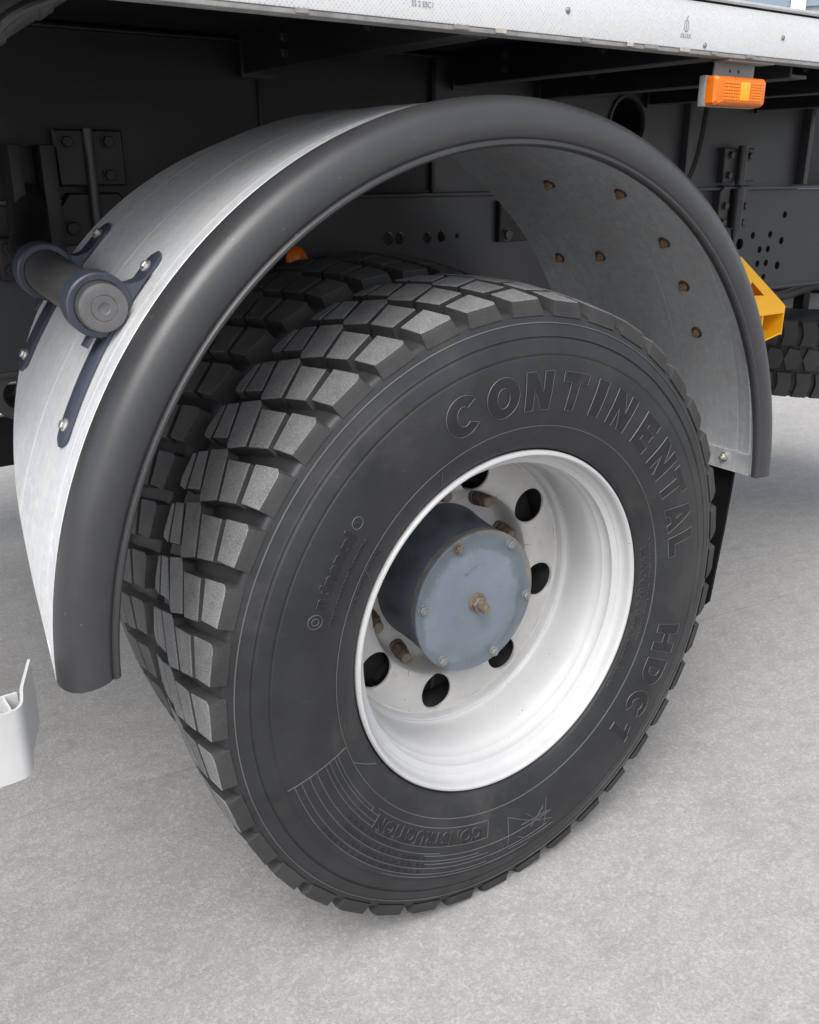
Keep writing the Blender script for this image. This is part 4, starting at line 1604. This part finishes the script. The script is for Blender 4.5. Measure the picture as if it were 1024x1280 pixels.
lp(mb, "cable", M['flap'])

# amber lamp on the chassis, half hidden by the arch
AL = thing("chassis_lamp", "small round amber lamp deep under the arch, above the inner tyre", "lamp", (-0.012, YW - 0.002, 1.046))
mb = MB()
mb.rev([(0.027, 0.0), (0.027, 0.004), (0.025, 0.010), (0.018, 0.016), (0.010, 0.019), (0.002, 0.020)], 28, (0, -0.024, 0.028), (0, -1, 0))
mb.v = [(x * 0.85, y, max(z, 0.0255)) for x, y, z in mb.v]
lens2 = mb.build("lens", M['amberdeep'], AL, 40)
mb = MB()
mb.bx(-0.03, 0.03, -0.045, 0.008, 0.012, 0.0252, 0.003)
mb.build("housing", M['black'], AL, 40)

# ------------------------------------------------------------------ wheel chock in its holder
CK = thing("wheel_chock", "yellow steel wheel chock with triangular cut-out stowed behind the arch", "wheel chock", (1.20, 0.45, 0.80))


def build_chock():
    # profile in (x, z), open base at the lower right; width in y
    P = [(-0.205, 0.215), (-0.175, 0.249), (0.030, 0.118), (0.026, 0.062), (-0.150, 0.075)]
    hole = [(-0.120, 0.187), (-0.064, 0.150), (-0.135, 0.154)]
    mb = MB()
    for y in (-0.075, 0.075):
        mb = MB()
        panel(P[:3] + [(0.030, 0.105), (-0.160, 0.112)], [hole], 0.004, lambda u, v, h, y=y: (u, y + h, v), mb)
        mb.build("side_plate", M['yellow'], CK, 30)
    mb = MB()
    a, b = Vector((-0.175, 0, 0.249)), Vector((0.030, 0, 0.118))
    vs = []
    for p in (a, b):
        for y in (-0.0748, 0.0788):
            vs.append((p.x, y, p.z - 0.0005))
    for p in (a, b):
        for y in (-0.0748, 0.0788):
            vs.append((p.x - 0.003, y, p.z - 0.005))
    mb.add(vs, [[0, 1, 3, 2], [4, 6, 7, 5], [0, 2, 6, 4], [1, 5, 7, 3], [0, 4, 5, 1], [2, 3, 7, 6]])
    mb.build("sloped_plate", M['yellow'], CK, 30)
    # open base box
    mb = MB()
    mb.bx(0.0265, 0.0305, -0.0745, 0.0785, 0.045, 0.1172, 0.001)
    mb.bx(-0.160, 0.0263, -0.0755, -0.0715, 0.100, 0.1118, 0.001)
    mb.bx(-0.160, 0.0263, 0.0750, 0.0790, 0.035, 0.1118, 0.001)
    mb.bx(-0.160, -0.156, -0.0712, 0.0748, 0.020, 0.1118, 0.001)
    mb.add([(0.0263, -0.0745, 0.052), (0.0263, 0.0748, 0.052), (-0.156, 0.0748, 0.016), (-0.156, -0.0745, 0.016), (0.0263, -0.0745, 0.048), (0.0263, 0.0748, 0.048), (-0.156, 0.0748, 0.012), (-0.156, -0.0745, 0.012)],
           [[0, 1, 2, 3], [7, 6, 5, 4], [0, 4, 5, 1], [2, 6, 7, 3], [1, 5, 6, 2], [0, 3, 7, 4]])
    mb.bx(-0.055, -0.050, -0.0710, 0.0745, 0.040, 0.105, 0.001)
    mb.build("base_box", M['yellow'], CK, 30)
    mb = MB()
    mb.bx(-0.12, -0.02, 0.080, 0.235, 0.09, 0.13, 0.004)
    mb.build("holder_arm", M['black'], CK, 30)


build_chock()

# ------------------------------------------------------------------ spare wheel lying flat under the chassis
SX, SY, SZ = 2.14, 0.91, 0.690
SP = thing("spare_wheel", "black spare tyre lying flat under the chassis behind the yellow chock", "tyre", (SX, SY, SZ - 0.135))


def build_spare():
    mb = MB()
    half = [(0.30, 0.112), (0.33, 0.128), (0.38, 0.136), (0.44, 0.132), (0.48, 0.122), (0.502, 0.112), (0.513, 0.100), (0.514, 0.04)]
    prof = half + [(r, -z) for r, z in half[::-1]]
    n = 96
    vs, fs = [], []
    for k in range(n):
        a = 2 * pi * k / n
        for r, z in prof:
            vs.append((r * cos(a), r * sin(a), z + 0.135))
    p = len(prof)
    for k in range(n):
        for i in range(p):
            j = (i + 1) % p
            fs.append([k * p + i, k * p + j, ((k + 1) % n) * p + j, ((k + 1) % n) * p + i])
    mb.add(vs, fs)
    body = mb.build("tyre_body", M['rubber'], SP, 40)
    NP = 60
    dth = 2 * pi / NP
    W_ = 0.53 * dth
    g = 0.13
    shapes = [
        [(0.0 + g, 0.042), (1.0 - g, 0.042), (1.12 - g, 0.075), (0.95 - g, 0.116), (-0.05 + g, 0.116), (0.12 + g, 0.075)],
        [(0.5 + g * .8, 0.034), (1.30 - g, 0.030), (1.52 - g, 0.0), (1.30 - g, -0.030), (0.5 + g * .8, -0.034), (0.28 + g * .8, 0.0)],
        [(0.0 + g, -0.042), (0.10 + g, -0.075), (-0.1 + g, -0.116), (0.9 - g, -0.116), (1.10 - g, -0.075), (1.0 - g, -0.042)],
    ]
    face = atan2(-1.047 - SY, -0.945 - SX)
    for poly in shapes:
        flat = [(u * W_ - 0.5 * W_, v) for u, v in poly]
        R0 = 0.531
        rings = []
        for off, r in ((-0.0015, R0), (0.0, R0 - 0.0015), (0.002, 0.511)):
            rings.append([(r * cos(s / R0), r * sin(s / R0), z + 0.135) for s, z in offset_poly(flat, off)])
        nn = len(poly)
        vs = [v for rg_ in rings for v in rg_]
        fs = [list(range(nn))]
        mi = [0]
        for k in range(2):
            for i in range(nn):
                j = (i + 1) % nn
                fs.append([k * nn + i, k * nn + j, (k + 1) * nn + j, (k + 1) * nn + i])
                mi.append(0)
        tmp = mobj("tread_block", vs, fs, [M['block_side']], None, mi, 28)
        me = tmp.data
        bpy.data.objects.remove(tmp)
        rest = MB()
        for k in range(NP):
            a = k * dth
            d = (a - face + pi) % (2 * pi) - pi
            if -0.02 < d < 0.85:
                o = link("tread_block", me, body)
                o.rotation_euler = (0, 0, a)
            else:
                b = len(rest.v)
                for x, y, z in vs:
                    rest.v.append((x * cos(a) - y * sin(a), x * sin(a) + y * cos(a), z))
                for f in fs:
                    rest.f.append([b + i for i in f])
                    rest.m.append(0)
        o = rest.build("far_tread", [M['block_side']], body, 28)
        o["kind"] = "stuff"
    mb = MB()
    mb.rev([(0.10, 0.10), (0.25, 0.10), (0.255, 0.20), (0.299, 0.245), (0.299, 0.025), (0.25, 0.06), (0.10, 0.06)], 48, (0, 0, 0), (0, 0, 1), 0, False)
    mb.build("spare_rim", M['disc'], SP, 35)
    mb = MB()
    mb.bx(-0.06, 0.06, -0.35, 0.35, 0.10, 0.12, 0.004)
    mb.bx(-0.02, 0.02, -0.02, 0.02, 0.12, 0.38, 0.004)
    mb.build("carrier", M['black'], SP, 35)


build_spare()

# hoses and a bar between the rail and the spare wheel
HS = thing("brake_hose", "looped black hoses below the chassis rail, above the spare tyre", "hose", (1.75, 0.80, 0.87))
mb = MB()
mb.tube(smooth_path([(-0.35, 0.04, 0.02), (-0.15, -0.02, -0.015), (0.0, 0.0, 0.0), (0.12, 0.02, -0.02), (0.30, 0.0, 0.01), (0.5, 0.05, 0.0)], 8), 0.016, 12)
mb.tube(smooth_path([(-0.30, 0.10, 0.00), (-0.10, 0.08, 0.02), (0.10, 0.10, -0.01), (0.25, 0.08, 0.015), (0.5, 0.10, 0.0)], 8), 0.020, 12)
mb.build("hose_run", M['hose'], HS, 40)

AT = thing("gap_filler", "black cylinder added to darken the bright gap behind the chassis rail, above the spare tyre", "filler", (2.05, 1.02, 0.83))  # cylinder put in only to block the bright ground seen there
mb = MB()
mb.rev([(0.004, -0.02), (0.05, -0.015), (0.085, 0.01), (0.098, 0.05), (0.098, 1.15), (0.085, 1.19), (0.05, 1.215), (0.004, 1.22)], 36, (-0.65, 0, 0.085), (1, 0, 0), 0, False)
mb.build("filler_shell", M['stay'], AT, 40)
for x in (-0.40, 0.30):
    mb = MB()
    mb.rev([(0.0985, -0.02), (0.1015, -0.02), (0.1015, 0.02), (0.0985, 0.02)], 36, (x, 0, 0.085), (1, 0, 0), 0, False)
    mb.build("filler_band", M['black'], AT, 35)

# ------------------------------------------------------------------ leaf spring behind the arch
LS = thing("leaf_spring", "dark leaf spring pack with clamp bolts seen past the arch", "spring", (-0.9, 0.77, 0.90))
for i, (z0, z1, x0, x1) in enumerate(((0.058, 0.086, -0.9, 0.62), (0.020, 0.046, -0.9, 0.60), (-0.015, 0.008, -0.9, 0.55))):
    mb = MB()
    n = 16
    vs, fs = [], []
    for k in range(n + 1):
        x = x0 + (x1 - x0) * k / n
        dz = -0.05 * ((x - 0.1) / 0.9) ** 2 * 0.3
        vs += [(x, -0.035, z0 + dz), (x, 0.045, z0 + dz), (x, 0.045, z1 + dz), (x, -0.035, z1 + dz)]
    for k in range(n):
        for j in range(4):
            fs.append([k * 4 + j, k * 4 + (j + 1) % 4, k * 4 + 4 + (j + 1) % 4, k * 4 + 4 + j])
    fs += [[0, 1, 2, 3], [n * 4 + 3, n * 4 + 2, n * 4 + 1, n * 4]]
    mb.add(vs, fs)
    mb.build("leaf", M['spring'], LS, 35)
for x in (0.335, 0.372, 0.40):
    bb = MB()
    bb.rev([(0.010, 0), (0.010, 0.045)], 14, (x, -0.042 if x != 0.372 else -0.038, 0.045), (0, 0, 1))
    hexnut(bb, (x, -0.042, 0.008), 0.013, 0.014, (0, 0, 1))
    bb.build("clamp_bolt", M['spring'], LS, 30)
mb = MB()
mb.rev([(0.045, -0.06), (0.045, 0.06), (0.026, 0.06), (0.026, -0.06), (0.045, -0.06)], 28, (0.345, 0.0, -0.035), (0, 1, 0), 0, False)
mb.build("spring_eye", M['spring'], LS, 40)

# axle casing that carries the wheels
AX = thing("rear_axle", "dark rear axle casing running behind the twin wheels", "axle", (0, 1.2, 0.4))
mb = MB()
mb.rev([(0.07, -0.75), (0.075, -0.30), (0.17, -0.16), (0.19, 0.0), (0.17, 0.16), (0.075, 0.30), (0.07, 0.75)], 32, (0, 0, 0.133), (0, 1, 0))
mb.build("axle_casing", M['drum'], AX, 40)

# ------------------------------------------------------------------ far side of the truck: guard planks
FG = thing("far_side_guard", "three dark side guard planks on the truck's far side, seen past the arch", "guard rail", (-0.6, 2.25, 0.30))
for z0, z1, y in ((0.31, 0.385, 0.0), (0.205, 0.295, -0.004), (0.02, 0.19, 0.0)):
    mb = MB()
    mb.bx(-0.9, 0.75, y - 0.02, y + 0.02, z0 - 0.02, z1 - 0.02, 0.006)
    mb.build("guard_plank", M['black'], FG, 35)
mb = MB()
for x in (-0.7, 0.0, 0.55):
    mb.bx(x - 0.03, x + 0.03, 0.021, 0.06, 0.0, 0.86, 0.004)
mb.build("guard_post", M['black'], FG, 35)

# ------------------------------------------------------------------ white side guard end
SG = thing("side_guard", "white plastic side guard end with open hollow top, near the arch's lower tip", "guard rail", (-0.80, 0.0, 0.583))


mb = MB()
gp = [Vector((-0.55, -0.042, 0)), Vector((0.005, -0.042, 0))] + smooth_path([(0.014, -0.042, 0), (0.028, -0.0395, 0), (0.037, -0.030, 0), (0.0425, -0.012, 0), (0.047, 0.006, 0), (0.060, 0.040, 0), (0.0725, 0.072, 0)], 4)
vs, fs = [], []
for i, p in enumerate(gp):
    d = (gp[min(i + 1, len(gp) - 1)] - gp[max(i - 1, 0)]).normalized()
    nrm = Vector((-d.y, d.x, 0)) * 0.0036
    for q, z in ((p, 0.0), (p, 0.090), (p + nrm, 0.090), (p + nrm, 0.0)):
        vs.append((q.x, q.y, z))
for i in range(len(gp) - 1):
    for k in range(4):
        fs.append([i * 4 + k, i * 4 + (k + 1) % 4, i * 4 + 4 + (k + 1) % 4, i * 4 + 4 + k])
e = (len(gp) - 1) * 4
fs += [[0, 1, 2, 3], [e + 3, e + 2, e + 1, e]]
mb.add(vs, fs)
mb.build("outer_skin", M['whiteguard'], SG, 35)
mb = MB()
mb.bx(-0.55, 0.0385, 0.0005, 0.0040, 0.002, 0.0885)
mb.build("back_wall", M['whiteguard'], SG, 35)
mb = MB()
mb.bx(0.0215, 0.0245, -0.0383, 0.0003, 0.002, 0.0880)
mb.build("inner_rib", M['whiteguard'], SG, 35)
mb = MB()
mb.bx(-0.55, 0.028, -0.0370, 0.0, 0.030, 0.033)
mb.build("inner_floor", M['whiteguard'], SG, 35)

# ------------------------------------------------------------------ hose hanging under the deck
HH = thing("deck_stay", "dark steel stay tube with clamps slanting under the black deck", "stay", (-0.80, 0.10, 1.30))
A0, B0 = Vector((-0.16, 0.0, -0.085)), Vector((0.245, 0.0, 0.168))
AD = (B0 - A0).normalized()
mb = MB()
mb.rev([(0.030, 0.0), (0.030, 0.47)], 28, A0, AD)
mb.build("stay_tube", M['stay'], HH, 35)
for t in (0.56, 0.70, 0.83):
    mb = MB()
    c = A0.lerp(B0, t)
    mb.rev([(0.0305, -0.009), (0.0325, -0.008), (0.0325, 0.008), (0.0305, 0.009)], 28, c, AD, 0, True)
    side = Vector((AD.z, 0, -AD.x))
    hexnut(mb, c + side * 0.010 + Vector((0, -0.031, 0)), 0.008, 0.009)
    mb.build("clamp", M['stay'], HH, 30)
mb = MB()
sd_ = Vector((AD.z, 0, -AD.x))
mb.tube(smooth_path([A0.lerp(B0, t) + sd_ * (0.020 + 0.006 * sin(t * 23)) + Vector((0, -0.030, 0)) for t in (0.1, 0.3, 0.45, 0.6, 0.75, 0.9)], 6), 0.0055, 10)
mb.build("cable", M['tube'], HH, 35)

# ------------------------------------------------------------------ building beyond the truck
BD = thing("office_building", "distant building with blue-grey windows and white posts above the rail", "building", (12.5, 10.0, 0.0))
BD.rotation_euler = (0, 0, radians(-52))
mb = MB()
mb.bx(-9, 9, 0.10, 6, 0, 9.0)
mb.build("wall", M['facade'], BD)
for i in range(12):
    for k in range(3):
        mb = MB()
        x0 = -9 + i * 1.5
        mb.bx(x0 + 0.12, x0 + 1.38, 0.03, 0.06, 0.9 + k * 2.7, 3.1 + k * 2.7)
        wd = mb.build("window", M['glass'], BD)
for i in range(13):
    mb = MB()
    x0 = -9 + i * 1.5
    mb.bx(x0 - 0.11, x0 + 0.11, -0.05, 0.099, 0.0, 9.0, 0.01)
    mb.build("post", M['post'], BD)
